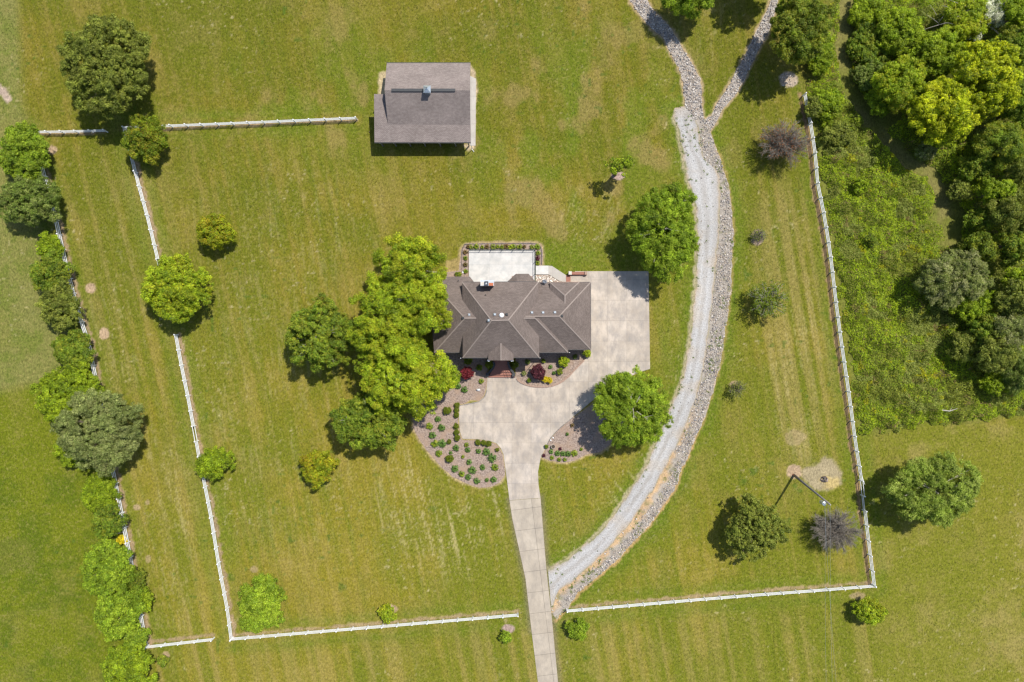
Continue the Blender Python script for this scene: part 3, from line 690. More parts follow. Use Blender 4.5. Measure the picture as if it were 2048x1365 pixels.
def tree(name, label, cat, px, py, rxp, ryp, h, style='mid', seed=0, group=None, bark='bark', rzf=.36, nl=22, zc=.60, tr=None, **kw):
    if 'fence_' in name: rxp *= 1.12; ryp *= 1.1
    z = h*zc; f = (H-z)/H; c = P(px, py, z)
    rx = rxp*S*f; ry = ryp*S*f; rz = h*rzf
    o = empty(name, (c[0], c[1], 0), label, cat, group)
    v, fc, col, cc = crown_mesh(rx, ry, rz, style, seed, **kw)
    v = v + np.array([0, 0, z]); v[:, 2] = np.maximum(v[:, 2], .06)
    g = np.random.RandomState(seed+999)
    mb = MB(); r0 = tr or .035*h+.03
    limbs(mb, (0,0,-.05), (g.uniform(-.2,.2), g.uniform(-.2,.2), z+rz*.35), cc, r0, nl, g, z)
    if bark == 'pale_bark':
        for i in g.choice(len(cc), min(9, len(cc)), replace=False):
            e = Vector(cc[i]); u = Vector((e.x, e.y, 0)); u = u.normalized() if u.length > .1 else Vector((1,0,0))
            e = e*.93 + Vector((0,0,z+.55)); a = e-u*1.5-Vector((0,0,.7)); mb.tube([a, a.lerp(e,.5)+Vector((0,0,.12)), e+u*.5], [.075,.055,.025], 5, cap=False)
            for _ in range(4):
                w = (u+Vector(g.randn(3))*.55).normalized()*g.uniform(.6,1.3); w.z = abs(w.z)*.4; k = a.lerp(e, g.uniform(.45,1)); mb.tube([k, k+w], [.035,.012], 4, cap=False)
    mb.build('trunk', M[bark], o, smooth=True)
    np_mesh('crown', v, fc, M['leaf'], o, col)
    return o
def twiggy(name, label, cat, px, py, rxp, ryp, h, seed, group=None, n=900, mat='twig', leafy=None, leafn=0, low=.15):
    """bare or sparse tree made of fine branches"""
    z = h*.5; f = (H-z)/H; c = P(px, py, z); rx = rxp*S*f; ry = ryp*S*f
    o = empty(name, (c[0], c[1], 0), label, cat, group); g = np.random.RandomState(seed)
    tk = MB(); tk.tube([(0,0,-.05),(.03,0,h*.2),(0,.04,h*.45)], [.15,.12,.07], 7)
    br = MB(); tips = []
    mains = []
    for i in range(70):
        t = g.uniform(0, 6.28); u = math.sqrt(g.uniform(.03, 1))
        e = Vector((math.cos(t)*rx*u*.93, math.sin(t)*ry*u*.93, h*(.5+.42*math.sqrt(max(0,1-u*u)))*g.uniform(.85,1)))
        s = Vector((0,0,h*g.uniform(low,.4))); m = s.lerp(e,.45)+Vector((0,0,h*.05)); mains.append((s,m,e))
        tk.tube([s,m,e],[.05,.03,.014],5,cap=False)
    for i in range(n):
        s,m,e = mains[g.randint(len(mains))]; t = g.uniform(.15,1)
        a = s.lerp(m, t*2) if t < .5 else m.lerp(e, t*2-1)
        out = Vector((a.x/rx, a.y/ry, (a.z/h-.4)*1.3)); out = out + Vector(g.randn(3))*.35
        b = a + out.normalized()*g.uniform(.35,1.1)*min(1.,h/5)
        br.tube([a, b], [.02, .01], 3, cap=False)
        for _ in range(2):
            k = a.lerp(b, g.uniform(.3,.9)); tt = k+(out.normalized()+Vector(g.randn(3))*.5)*.35
            br.tube([k, tt], [.014,.007], 3, cap=False); tips.append(tuple(tt))
    tk.build('trunk', M[mat], o, smooth=True); br.build('twigs', M[mat], o)
    if leafy:
        tp = np.array(tips); k = g.choice(len(tp), leafn); pos = tp[k]+g.randn(leafn,3)*.14
        pal = np.array(PAL[leafy]); col = pal[g.randint(0,len(pal),leafn)]*g.uniform(.7,1.3,(leafn,1))
        v, fc, col = leaves(pos, g.randn(leafn,3)+np.array([0,0,1.]), .17, col, g)
        np_mesh('leaves', v, fc, M['leaf'], o, col)
    return o

PAL['rusty'] = [(.33,.12,.04),(.40,.17,.06),(.22,.10,.05)]
PAL['copper'] = [(.14,.10,.03),(.10,.09,.02),(.20,.12,.05)]
PAL['nettle'] = [(.15,.205,.032),(.11,.16,.02),(.21,.24,.06)]
for k_, f_ in (('mid',1.22),('dark',1.2),('olive',1.18),('grey',1.15),('sage',1.12),('bright',1.12),('birch',1.05),('nettle',1.1)): PAL[k_] = [tuple(min(.6, v*f_) for v in c) for c in PAL[k_]]
G1 = 'trees standing on the lawn'; G2 = 'trees and shrubs along the outer left fence'; G3 = 'trees of the thicket at the right'
T = tree
T('shade_tree','large round dark olive tree near the top left corner','tree',218,133,95,97,9.5,'olive',1,G1,lobes=9)
T('maple_tree','rounded green tree with amber tinged leaves covering the top corner of the inner fence','tree',292,281,41,47,5.2,'maple',2,G1,lobes=5)
T('fence_tree','dark green tree at the top of the outer left fence','tree',52,306,47,56,5.0,'birch',3,G2)
T('fence_tree','dull green wide tree, second down the outer left fence','tree',62,400,58,48,6.0,'nettle',4,G2)
T('fence_shrub','small lime green shrub beside the outer left fence','shrub',101,497,23,24,2.8,'bright',5,G2,lobes=5)
T('fence_tree','dull green bushy tree just below the small lime shrub','tree',103,548,35,34,4.0,'mid',6,G2)
T('fence_tree','mottled olive green tree in the middle of the upper fence row','tree',122,615,37,45,4.6,'olive',7,G2)
T('fence_tree','round fine leaved green tree above the big bluish tree\'s bright neighbour','tree',145,703,38,37,3.8,'mid',8,G2)
T('fence_tree','bright yellow green tree wrapped round the upper side of the big bluish tree','tree',138,792,62,58,5.4,'bright',9,G2)
T('cedar_tree','big bluish green tree covering the outer left fence','tree',200,862,90,82,8.2,'sage',10,G2,lobes=10,droop=.6)
T('fence_shrub','low bright shrub showing under the lower left rim of the big bluish tree','shrub',150,905,30,34,2.4,'bright',11,G2)
T('fence_shrub','feathery yellow green shrub just below the big bluish tree','shrub',202,985,32,36,3.0,'bright',12,G2,droop=.5)
T('fence_shrub','narrow mid green shrub at the wooden stub rail','shrub',218,1042,26,34,3.2,'mid',13,G2)
T('fence_shrub','tiny yellow shrub between the fence rails, lower left','shrub',244,1080,9,7,1.4,'gold',14,G2,lobes=4,nl=4)
T('fence_tree','large dense green tree leaning over the lower part of the outer left fence','tree',218,1136,46,58,4.8,'birch',15,G2)
T('fence_shrub','green bush poking through the fence to the right of the large dense tree','shrub',272,1157,19,22,2.6,'dark',16,G2)
T('fence_tree','spreading green tree next below the large dense one','tree',242,1228,44,48,4.4,'birch',17,G2)
T('fence_shrub','light green bush on the lawn side of the lower outer fence','shrub',284,1197,19,22,2.6,'bright',18,G2)
T('fence_shrub','green bush hugging the bottom corner of the outer left fence','shrub',272,1280,22,30,2.8,'birch',19,G2)
T('fence_tree','bright green tree cut by the bottom edge at the lower left','tree',256,1338,46,48,4.4,'bright',20,G2)
T('young_shrub','tiny green shrub alone below the bottom left fence','shrub',326,1322,11,11,1.3,'mid',21,G1,lobes=4,nl=6)
T('young_tree','small yellow green rounded tree alone on the left lawn','tree',431,463,37,34,4.6,'amber',22,G1,lobes=6)
T('shade_tree','large bright lime tree standing over the gap in the inner fence','tree',357,578,71,66,7.2,'lime',23,G1,lobes=9)
T('young_tree','small round green tree touching the lower inner fence','tree',431,927,34,33,3.2,'bright',24,G1,lobes=6,droop=.4)
T('young_tree','round pale green tree near the bottom end of the inner fence','tree',521,1208,46,56,4.2,'birch',25,G1,lobes=7)
T('young_shrub','small lime shrub near the middle of the bottom left fence','shrub',775,1227,19,17,2.0,'lime',26,G1,lobes=5,nl=8)
T('young_tree','small golden green tree left of the dark leaved tree','tree',636,934,36,34,4.0,'amber',27,G1)
T('oak_tree','dark green round tree west of the big bright tree by the house','tree',641,673,67,72,9.0,'mid',28,G1,bark='pale_bark',nl=34)
T('oak_tree','uppermost tree of the bright clump beside the house','tree',822,538,66,70,13,'lime',29,G1,bark='pale_bark',nl=40,clump=1.25,rough=.3,gap=.22)
T('oak_tree','bright tree on the left side of the clump, touching the dark round tree','tree',778,645,72,108,13,'lime',30,G1,bark='pale_bark',nl=50,clump=1.25,rough=.3,gap=.22)
T('oak_tree','bright tree overhanging the left end of the house roof','tree',838,602,66,66,14,'lime',50,G1,bark='pale_bark',nl=50,clump=1.25,rough=.3,gap=.22)
T('oak_tree','bright green tree reaching over the red maple at the front garden','tree',815,762,108,66,13,'lime',31,G1,bark='pale_bark',nl=60,clump=1.25,rough=.32,gap=.22)
T('broadleaf_tree','darker green broad leaved tree at the lower end of the bright tree clump','tree',738,843,80,58,8.5,'mid',32,G1,bark='pale_bark')
T('young_tree','dark bush in the shade between the left bed and the tree clump','shrub',836,822,15,14,2.6,'dark',33,G1)
T('birch_tree','feathery bright green birch left of the gravel road above the parking court','tree',1328,462,72,92,9.5,'birch',34,G1,bark='pale_bark',droop=1.0,nl=30)
T('birch_tree','feathery bright green birch over the bed right of the driveway','tree',1262,816,76,80,9.5,'birch',35,G1,bark='pale_bark',droop=1.0,nl=30)
T('young_tree','small open crowned tree with long crooked shadow above the birch','tree',1240,333,25,24,6.5,'bright',36,G1,lobes=5,rzf=.14,zc=.8,gap=.5,clump=.5,cover=.7,hollow=.1,rough=.6)
twiggy('bare_tree','brown twiggy tree with rusty leaves beside the right fence','tree',1567,290,50,46,5.5,37,G1,n=3600,leafy='rusty',leafn=2600)
twiggy('bare_tree','grey brown bare twiggy tree under the power lines at the lower right','tree',1672,1060,51,44,5.0,38,G1,n=4000)
twiggy('young_shrub','tiny brown shrub alone right of the gravel road','shrub',1517,472,15,11,1.4,39,G1,n=260,leafy='dark',leafn=600)
twiggy('sparse_tree','sparse green tree with grey branches right of the gravel road','tree',1535,600,42,36,5.0,40,G1,n=330,leafy='mid',leafn=9000,mat='pale_bark')
twiggy('young_shrub','sparse little sapling right of the road bend','shrub',1474,779,19,17,2.2,41,G1,n=110,leafy='olive',leafn=1100)
T('young_tree','open grey green tree below the utility pole','tree',1512,1055,68,57,6.5,'olive',42,G1,nl=30,gap=.34,clump=.7,rough=.3,hollow=.3)
T('willow_tree','wide pale green willow like tree outside the right fence','tree',1868,982,90,70,9.0,'willow',43,G1,bark='pale_bark',droop=1.1,lobes=9)
T('young_shrub','two lobed lime shrub under the bottom right fence corner','shrub',1742,1223,32,21,3.2,'lime',44,G1,lobes=5)
T('young_shrub','small round green shrub just right of the driveway end','shrub',1154,1258,20,19,2.2,'birch',45,G1,lobes=5,droop=.4,nl=8)
T('young_shrub','tiny green shrub just left of the driveway end','shrub',1012,1274,13,12,1.6,'birch',46,G1,lobes=4,nl=6)
T('birch_tree','bright green tree cut by the top edge between the two rock channels','tree',1378,-4,52,32,7.5,'birch',47,G1,droop=.8)
T('broadleaf_tree','tree beyond the top edge that shades the right rock channel','tree',1535,-70,60,50,11,'mid',48,G1)
T('broadleaf_tree','dark green tree leaning over the top of the right rock channel','tree',1598,62,60,72,11,'dark',49,G1)
# thicket trees
for i, (x, y, rx, ry, h, st, nm, lb, kw) in enumerate([
 (1972,158,66,84,12,'yellow','maple_tree','glowing yellow green maple, rightmost and largest of the thicket\'s bright trio',dict(lobes=9)),
 (1882,226,74,64,11,'yellow','maple_tree','glowing yellow green maple in front, lowest of the bright trio in the thicket',dict(lobes=9)),
 (1800,168,52,50,8,'lime','maple_tree','smaller yellow green maple on the left side of the bright trio',dict()),
 (1868,112,58,44,6.5,'bright','thicket_tree','bright green tree above the maple trio',dict()),
 (1800,60,50,48,5,'bright','thicket_tree','light green tree near the top edge left of the brush pile',dict()),
 (1930,38,52,40,5,'lime','thicket_tree','low yellow green tree left of the white flowering shrub',dict()),
 (1737,92,38,56,2.4,'mid','thicket_shrub','mottled green bush right of the mown trail, near the top',dict()),
 (1736,20,36,38,2.4,'bright','thicket_shrub','light green bush at the top edge right of the mown trail',dict()),
 (1736,150,30,32,2.6,'nettle','thicket_shrub','dull green bush at the bend of the mown trail',dict()),
 (1760,205,30,26,4,'bright','thicket_shrub','bright bush left of the trio\'s dark shadow',dict()),
 (1985,24,27,30,5,'white','white_shrub','white flowering shrub at the top right',dict(droop=1.0,)),
 (1950,62,18,12,3,'white','white_shrub','low pale flowering shrub left below the tall white one',dict(droop=.8,)),
 (2034,30,26,40,7,'bright','thicket_tree','green tree filling the top right corner',{}),
 (2030,110,36,52,9,'mid','thicket_tree','mid green tree on the right edge beside the yellow maple',dict()),
 (2040,215,34,44,9,'mid','thicket_tree','dark green tree on the right edge below the mid green one',dict()),
 (2000,290,48,42,9,'mid','feathery_tree','feathery green tree with arching sprays below the maple trio',dict(droop=1.1,)),
 (2048,330,30,34,8,'olive','feathery_tree','olive feathery tree cut by the right edge below the green one',dict(droop=1.0)),
 (1990,385,38,24,7.5,'bright','thicket_tree','bright leafy tree top in the dark hollow on the right',dict()),
 (2028,425,44,42,8.5,'olive','cedar_tree','grey olive cedar on the right edge',dict(droop=.9,)),
 (1958,440,26,24,4.5,'mid','thicket_shrub','green sapling in the dark hollow',dict()),
 (1918,380,20,20,3.5,'olive','thicket_shrub','small olive sapling at the left rim of the dark hollow',{}),
 (1906,556,74,52,7.5,'grey','cedar_tree','large grey green cedar with bare pinkish branches',dict(droop=.9,lobes=9)),
 (1945,610,46,40,5,'bright','thicket_shrub','bright bush below the large grey green cedar',dict()),
 (2025,600,34,40,8,'olive','thicket_tree','olive tree on the right edge level with the cedar',dict()),
 (2018,512,24,22,6,'dark','thicket_tree','dark tree between the two cedars',{}),
 (2020,660,40,38,8,'grey','cedar_tree','grey cedar on the right edge below the olive tree',dict(droop=.9,)),
 (1990,706,42,40,7.5,'olive','thicket_tree','dull olive tree shading the lower right thicket',dict()),
 (2040,745,36,40,7,'nettle','cedar_tree','lowest grey cedar on the right edge',dict(droop=.9,)),
 (1988,765,26,22,4,'bright','thicket_shrub','bright bush standing out of the lower dark shade',dict()),
 (1724,372,15,16,2.6,'bright','thicket_shrub','small dense bush alone in the vines near the right fence',dict()),
 (1742,482,12,12,2.2,'mid','thicket_shrub','small dark bush in the middle of the vines',dict()),
 (1625,215,18,22,2.6,'olive','thicket_shrub','olive bush right behind the top end of the right fence',dict()),
 (1655,210,32,34,2.2,'bright','thicket_shrub','light green bush between the right fence and the mown trail',dict()),
 (1640,105,24,46,2.2,'bright','thicket_shrub','green bush between the leaning dark tree and the mown trail',dict()),
 (1680,270,30,26,2.2,'olive','thicket_shrub','low olive bush in the vines below the end of the trail',dict()),
 (2030,490,30,30,8,'mid','thicket_tree','mid green tree at the right edge above the olive tree',dict()),
 (1950,330,34,28,5,'mid','thicket_tree','mid green tree just left of the feathery green one',dict()),
 (1958,500,30,30,6,'dark','thicket_tree','dark green tree directly above the large cedar\'s right side',dict()),
 (1965,660,30,30,6,'mid','thicket_tree','mid green tree between the bright bush and the dull olive tree',dict()),
 (1925,690,26,28,4,'olive','thicket_shrub','olive bush left of the dull olive tree',dict()),
 (1850,305,22,16,2.6,'grey','thicket_shrub','grey green bush below the maple trio at the mown clearing',dict()),
 (2030,560,24,24,6,'bright','thicket_tree','bright tree top on the right edge between dark ones',dict()),
]):
    T(nm, lb, 'shrub' if 'shrub' in nm else 'tree', x, y, rx, ry, h, st, 60+i, G3, **kw)

def undergrowth():
    g = np.random.RandomState(7); w = PA(thicket)
    lo = np.array([PA([(1600,0)])[0][0], w[:, 1].min()]); hi = np.array([95., 62.])
    n = int((hi-lo).prod()*105); p = g.uniform(lo, hi, (n, 2)); x, y = p[:, 0], p[:, 1]
    s = sdf(x, y, w); tr = dline(x, y, PA(trail)); jt = fbm(x/1.2, y/1.2, 19, 2)-.5
    # bare ground in the hollow shaded by the maples
    hol = np.minimum(np.hypot((x-P(1760,0)[0])/2.6, (y-P(0,235)[1])/3.5), np.hypot((x-P(1890,0)[0])/2.6, (y-P(0,425)[1])/5))
    k = (s < -.1+jt*2.4) & (tr > 1.1+jt*1.2) & (hol > 1+jt); x, y, s, tr, jt = x[k], y[k], s[k], tr[k], jt[k]; n = len(x)
    def hh(a, b): return .15+1.6*sstep(.35,.75, fbm(a/2.0, b/2.0, 31, 3)) + 1.0*vn(a/.9, b/.9, 37) + .9*sstep(.6,.95, vn(a/1.7, b/1.7, 39))
    hgt = hh(x, y)
    hgt *= np.clip((-s+jt*2)/1.8, .15, 1)*np.clip((tr-.8)/1.2, .1, 1)
    z = hgt*g.uniform(.35, 1, n)**.5+.05
    e = .15
    nx = -(hh(x+e, y)-hh(x-e, y))/(2*e); ny = -(hh(x, y+e)-hh(x, y-e))/(2*e)
    nor = np.stack([nx, ny, np.ones(n)], -1); nor /= np.linalg.norm(nor, axis=1, keepdims=True)
    a = fbm(x/4, y/4, 43, 3)+g.uniform(-.12,.12,n); low = sstep(-5, -14, y)
    pb, pm, po, pg = [np.array(PAL[q]) for q in ('bright','mid','olive','grey')]
    i3 = g.randint(0, 3, n); col = pm[i3]
    col = np.where((a > .47-.03*(1-low))[:, None], pb[i3], col)
    col = np.where((a < .37+.06*low)[:, None], po[i3], col)
    col = np.where((fbm(x/3, y/3, 53, 2)+.1*low > .66)[:, None], pg[i3], col)
    col = np.where((vn(x/1.1, y/1.1, 61) > .88)[:, None], np.array([.33,.33,.012]), col)
    col = np.where(((fbm(x/1.1, y/1.1, 67, 2) < .26) & (g.rand(n) < .7))[:, None], np.array([.23,.18,.085]), col)
    col = col*g.uniform(.7, 1.3, (n, 1))
    v, f, col = leaves(np.stack([x, y, z], -1), nor+np.array([0,0,.35]), .19, col*1.1*np.array([1,1,.7]), g, .7, .5)
    tag(np_mesh('undergrowth', v, f, M['leaf'], None, col), 'tangle of low vines and brambles between the right fence and the trees', 'undergrowth', kind='stuff')
undergrowth()

# brush pile near the top of the thicket
def brush():
    g = np.random.RandomState(5); o = empty('brush_pile', P(1905,52), 'heap of bare grey dead branches in the thicket near the top', 'brush pile')
    for nm, n, r in (('log', 9, .07), ('branch', 60, .03)):
        b = MB()
        for i in range(n):
            a = Vector((g.uniform(-4.5,4.5), g.uniform(-1.6,1.6), g.uniform(2.2,4.2))); d = Vector((g.uniform(-1,1), g.uniform(-.6,.6), g.uniform(-.15,.3))).normalized()*g.uniform(1.2,3.2)
            b.tube([a, a+d*.5+Vector((0,0,.1)), a+d], [r, r*.8, r*.4], 5)
        b.build(nm, M['pale_bark'], o)
brush()

# weeds on the gravel road edge
def weeds():
    g = np.random.RandomState(15); p = scatter(gp, 3.0, 31, lambda q: (np.random.RandomState(2).rand(len(q)) < .04+.5*(dline(q[:,0],q[:,1],PA(gravel_L)) < .5)*(vn(q[:,0]/2,q[:,1]/2,4) > .5)+.35*(q[:,1] > 30)))
    q = scatter(ripoly, 2.0, 33, lambda q: vn(q[:,0]/2,q[:,1]/2,9) > .62); p = np.concatenate([p, q])
    n = len(p)*14; c = np.repeat(p, 14, 0)+g.randn(n,2)*.10
    pos = np.column_stack([c, g.uniform(.04,.16,n)]); pal = np.array(PAL['olive']+PAL['lily']); col = pal[g.randint(0,len(pal),n)]
    v, f, col = leaves(pos, np.tile([0,0,1.],(n,1)), .13, col, g)
    tag(np_mesh('weeds', v, f, M['leaf'], None, col), 'small green weeds sprouting through gravel and rocks', 'weeds', kind='stuff')
weeds()

def tufts():
    g = np.random.RandomState(77); n = 105000
    p = np.stack([g.uniform(-88, 88, n), g.uniform(-60, 60, n)], -1)
    # longer grass along the fences and round the young trees
    ex = []
    for l in (F_outer, F_outer_top, F_outer_bot, F_inner_a, F_inner_b, F_top, F_bot_l, F_right, F_bot_r):
        q = np.array(resample([tuple(v) for v in PA(l)], .12, closed=False)); ex.append(q+g.randn(*q.shape)*.22)
    ex = np.concatenate(ex); big = np.concatenate([np.ones(n), np.full(len(ex), 1.5)]); p = np.concatenate([p, ex])
    ix = np.clip(np.searchsorted(GR['xs'], p[:,0])-1, 0, len(GR['xs'])-1); iy = np.clip(np.searchsorted(GR['ys'], p[:,1])-1, 0, len(GR['ys'])-1)
    c = GR['col'][iy, ix]; k = (GR['lawn'][iy, ix] > .5) | (big > 1)
    x, y = p[:,0], p[:,1]; ok = np.ones(len(p), bool)
    for poly in (drive_up, drive_low, gravel_L+gravel_R[::-1], bed_left, bed_front, bed_right, bed_patio, rip_A, rip_B, gravel_R+rip_outer[::-1], [(938,500),(1071,500),(1135,530),(1141,575),(1185,575),(1185,720),(870,720),(870,555),(938,555)], [(745,125),(955,125),(955,300),(745,300)], thicket):
        ok &= ~inside(x, y, [tuple(v) for v in PA(poly)])
    k &= ok & (fbm(x/1.4, y/1.4, 91, 2) > .38); p, c, big = p[k], c[k], big[k]; m = 3; n = len(p)
    pos = np.column_stack([np.repeat(p, m, 0)+g.randn(n*m,2)*.07, np.repeat(.035*big, m)*g.uniform(.6,1.3,n*m)])
    col = np.repeat(c, m, 0)*g.uniform(.75,1.35,(n*m,1))*np.array([.93,1.04,.9])
    nor = np.column_stack([g.randn(n*m)*.6, g.randn(n*m)*.6, np.ones(n*m)])
    v, f, col = leaves(pos, nor, .13, col, g, .45, .3)
    tag(np_mesh('grass_tufts', v, f, M['leaf'], None, col), 'short uneven grass tufts all over the lawn and along the fences', 'grass', kind='stuff')
tufts()

# ---------------------------------------------------------------- fences
def along(pts, z=.75, spacing=2.45):
    w = [Vector((*P(a, b, z)[:2], 0)) for a, b in pts]
    L = [0]
    for a, b in zip(w[:-1], w[1:]): L.append(L[-1]+(b-a).length)
    n = max(1, round(L[-1]/spacing)); out = []
    for k in range(n+1):
        d = L[-1]*k/n; i = 0
        while i < len(w)-2 and L[i+1] < d: i += 1
        t = (d-L[i])/(L[i+1]-L[i]); out.append(w[i].lerp(w[i+1], min(1, t)))
    return out
def post_mesh():
    b = MB(); r = .07; b.box(-r,-r,-.1,r,r,1.42)
    q = .09; b.poly([(-q,-q,1.42),(q,-q,1.42),(q,q,1.42),(-q,q,1.42),(-q,-q,1.45),(q,-q,1.45),(q,q,1.45),(-q,q,1.45),(0,0,1.52)],
      [(3,2,1,0),(0,1,5,4),(1,2,6,5),(2,3,7,6),(3,0,4,7),(4,5,8),(5,6,8),(6,7,8),(7,4,8)])
    me = bpy.data.meshes.new('post'); me.from_pydata(b.v, [], b.f); me.materials.append(M['white']); return me
PM = post_mesh()
FG = 'white rail fences round the lawn'
def fence(label, pts, skip=()):
    p = along(pts); o = empty('rail_fence', p[0], label, 'fence', FG)
    g = random.Random(len(p))
    for i, q in enumerate(p):
        c = bpy.data.objects.new('post', PM); C.objects.link(c); c.parent = o; c.location = q-p[0]
        d = (p[min(i+1,len(p)-1)]-p[max(i-1,0)]); c.rotation_euler = (g.uniform(-.012,.012), g.uniform(-.012,.012), math.atan2(d.y, d.x))
    for z in (.42, .82, 1.22):
        b = MB()
        for i, (a, c) in enumerate(zip(p[:-1], p[1:])):
            if (i, z) in skip:
                b.build('rail', M['white'], o); b = MB(); continue
            d = (c-a).normalized()*.065
            b.bar(a-p[0]+d+Vector((0,0,z+g.uniform(-.02,.02))), c-p[0]-d+Vector((0,0,z+g.uniform(-.01,.01))), .05, .15)
        b.build('rail', M['white'], o)
    return p
fence('long white rail fence on the far left, partly hidden by trees and shrubs', F_outer)
fence('short white rail fence running right from the top of the far left fence', F_outer_top[:])
fence('short white rail fence at the bottom left, ending before the driveway lane gap', [F_outer_bot[0], F_outer_bot[-1]])
fence('white rail fence from the amber tinged tree down to the lime tree', F_inner_a)
fence('white rail fence from below the lime tree down to the bottom corner', F_inner_b, skip=((6, .82),))
fence('white rail fence along the top, ending just left of the barn', F_top)
fence('white rail fence along the bottom, left of the driveway', F_bot_l)
pr = fence('long white rail fence between the right lawn and the thicket', F_right, skip=((26, .82),(27, 1.22)))
fence('white rail fence along the bottom, right of the driveway', F_bot_r)
b = MB(); b.bar((*P(1720,940,1.0)[:2],1.0), (*P(1729,969,.35)[:2],.35), .045, .15)
tag(b.build('loose_rail', M['white']), 'loose white rail hanging out from the right fence near the willow', 'fence rail')
b = MB(); b.bar((*P(233,1068,.5)[:2],.5), (*P(247,1064,.9)[:2],.9), .10, .12)
tag(b.build('wooden_rail', M['stone']), 'pale wooden stub rail sticking out left of the outer left fence', 'rail')
b = MB(); b.box(-.12,-.10,.9,.12,.10,1.25); b.box(-.09,-.07,1.25,.09,.07,1.29)
o = b.build('fence_box', M['darkmetal']); o.location = P(318,520,.8)[:2]+(0,); tag(o, 'small dark box fixed to the inner fence just above the lime tree', 'box')

# ---------------------------------------------------------------- house
house = empty('house', P(1027,640), 'brown shingled single house with many hip roofs facing the driveway', 'house')
HX, HY, _ = house.location
def hp(zx, zy, z):      # point on the house plan
    p = P(850+zx/4.267, 470+zy/4.266, z); return (p[0]-HX, p[1]-HY, p[2])
def roof(name, vs, faces, mat, parent, th=.2, skip_edges=()):
    """roof planes with thickness and dark fascia"""
    n = len(vs); b = MB(); b.v = [tuple(v) for v in vs] + [(v[0], v[1], v[2]-th) for v in vs]
    cnt = {}
    F = []
    for f in faces:
        a = Vector(vs[f[0]]); nn = (Vector(vs[f[1]])-a).cross(Vector(vs[f[2]])-a)
        F.append(tuple(f) if nn.z > 0 else tuple(reversed(f)))
    for f in F:
        for i in range(len(f)): cnt[(f[i], f[(i+1) % len(f)])] = 1
    for f in F: b.f.append(f); b.m.append(0)
    for f in F: b.f.append(tuple(n+i for i in reversed(f))); b.m.append(1)
    for (i, j) in cnt:
        if (j, i) not in cnt: b.f.append((i, n+i, n+j, j)); b.m.append(1)
    o = b.build(name, [mat, M['fascia']], parent); me = o.data
    uv = me.uv_layers.new(name='UVMap')
    for p in me.polygons:
        nn = p.normal; u = Vector((0,0,1)).cross(nn)
        u = u.normalized() if u.length > 1e-4 else Vector((1,0,0)); v = nn.cross(u)
        for li in p.loop_indices:
            c = me.vertices[me.loops[li].vertex_index].co; uv.data[li].uv = (c.dot(u), c.dot(v))
    return o
def caps(lines, parent, mat='ridge', w=.17):
    b = MB()
    for a, c in lines:
        a = Vector(a)+Vector((0,0,.01)); c = Vector(c)+Vector((0,0,.01)); b.bar(a, c, w, .05)
    return b.build('ridge_cap', M[mat], parent)
E, R0, WE, WR = 5.6, 9.2, 3.9, 7.3
mA, mB, mC, mD = hp(318,405,E), hp(968,402,E), hp(975,1048,E), hp(322,1050,E); r1, r2 = hp(568,732,R0), hp(712,728,R0)
rf = roof('roof', [mA,mB,mC,mD,r1,r2], [(0,1,5,4),(1,2,5),(2,3,4,5),(3,0,4)], M['shingle'], house)
caps([(mA,r1),(mB,r2),(mC,r2),(mD,r1),(r1,r2)], rf)
# left wing
l = [hp(20,357,3.3), hp(383,357,3.3), hp(420,405,3.75), hp(560,640,7.0), hp(560,710,WR), hp(340,712,WR), hp(79,1005,WE), hp(420,1005,WE), hp(560,780,6.6)]
lw = roof('roof', [l[0],l[1],l[2],hp(560,405,3.75),l[4],l[5],l[6],hp(560,1005,WE)], [(0,1,2,5),(2,3,4,5),(0,5,6),(5,4,7,6)], M['shingle'], house)
caps([(l[0],l[5]),(l[6],l[5]),(l[5],l[4])], lw)
# right wing (garage) and its forward section
gB = [hp(800,402,3.8),hp(1413,405,3.8),hp(1415,979,WE),hp(800,981,WE),hp(760,697,7.18),hp(1145,695,7.18)]
gw = roof('roof', gB, [(0,1,5,4),(1,2,5),(2,3,4,5)], M['shingle'], house)
caps([(gB[1],gB[5]),(gB[2],gB[5]),(gB[4],gB[5])], gw)
gA = [hp(760,712,7.38),hp(940,712,7.38),hp(1222,1005,WE),hp(760,1005,WE),hp(1222,700,WE),hp(940,655,6.4),hp(760,655,6.4)]
ga = roof('roof', gA, [(0,1,2,3),(1,4,2),(0,6,5,1)], M['shingle'], house, th=.18)
caps([(gA[1],gA[2]),(gA[0],gA[1])], ga)
gd = [hp(1065,405,4.55),hp(1315,405,4.55),hp(1194,519,5.9),hp(1194,600,5.9),hp(1065,600,4.55),hp(1315,600,4.55)]
dr = roof('roof', gd, [(0,1,2),(0,2,3,4),(1,5,3,2)], M['shingle'], house)
caps([(gd[0],gd[2]),(gd[1],gd[2]),(gd[2],gd[3])], dr)
gb = [hp(700,402,4.2),hp(775,333,4.2),hp(885,333,4.2),hp(945,402,4.2),hp(790,412,5.1),hp(862,412,5.1),hp(710,412,4.3),hp(935,412,4.3)]
roof('roof', gb, [(1,2,5,4),(0,1,4,6),(2,3,7,5)], M['shingle'], house)
gp_ = [hp(648,900,6.98),hp(648,1072,6.98),hp(540,1072,6.0),hp(755,1072,6.0),hp(540,960,6.0),hp(755,960,6.0)]
pc = roof('roof', gp_, [(0,4,2,1),(0,1,3,5)], M['shingle'], house)
caps([(gp_[0],gp_[1])], pc)
b = MB(); g_ = [hp(545,1069,5.8), hp(750,1069,5.8), hp(648,1069,6.74)]; b.poly(g_ + [(x, y+.2, z) for x, y, z in g_], [(0,1,2),(5,4,3)])
b.build('gable', M['stone'], house)
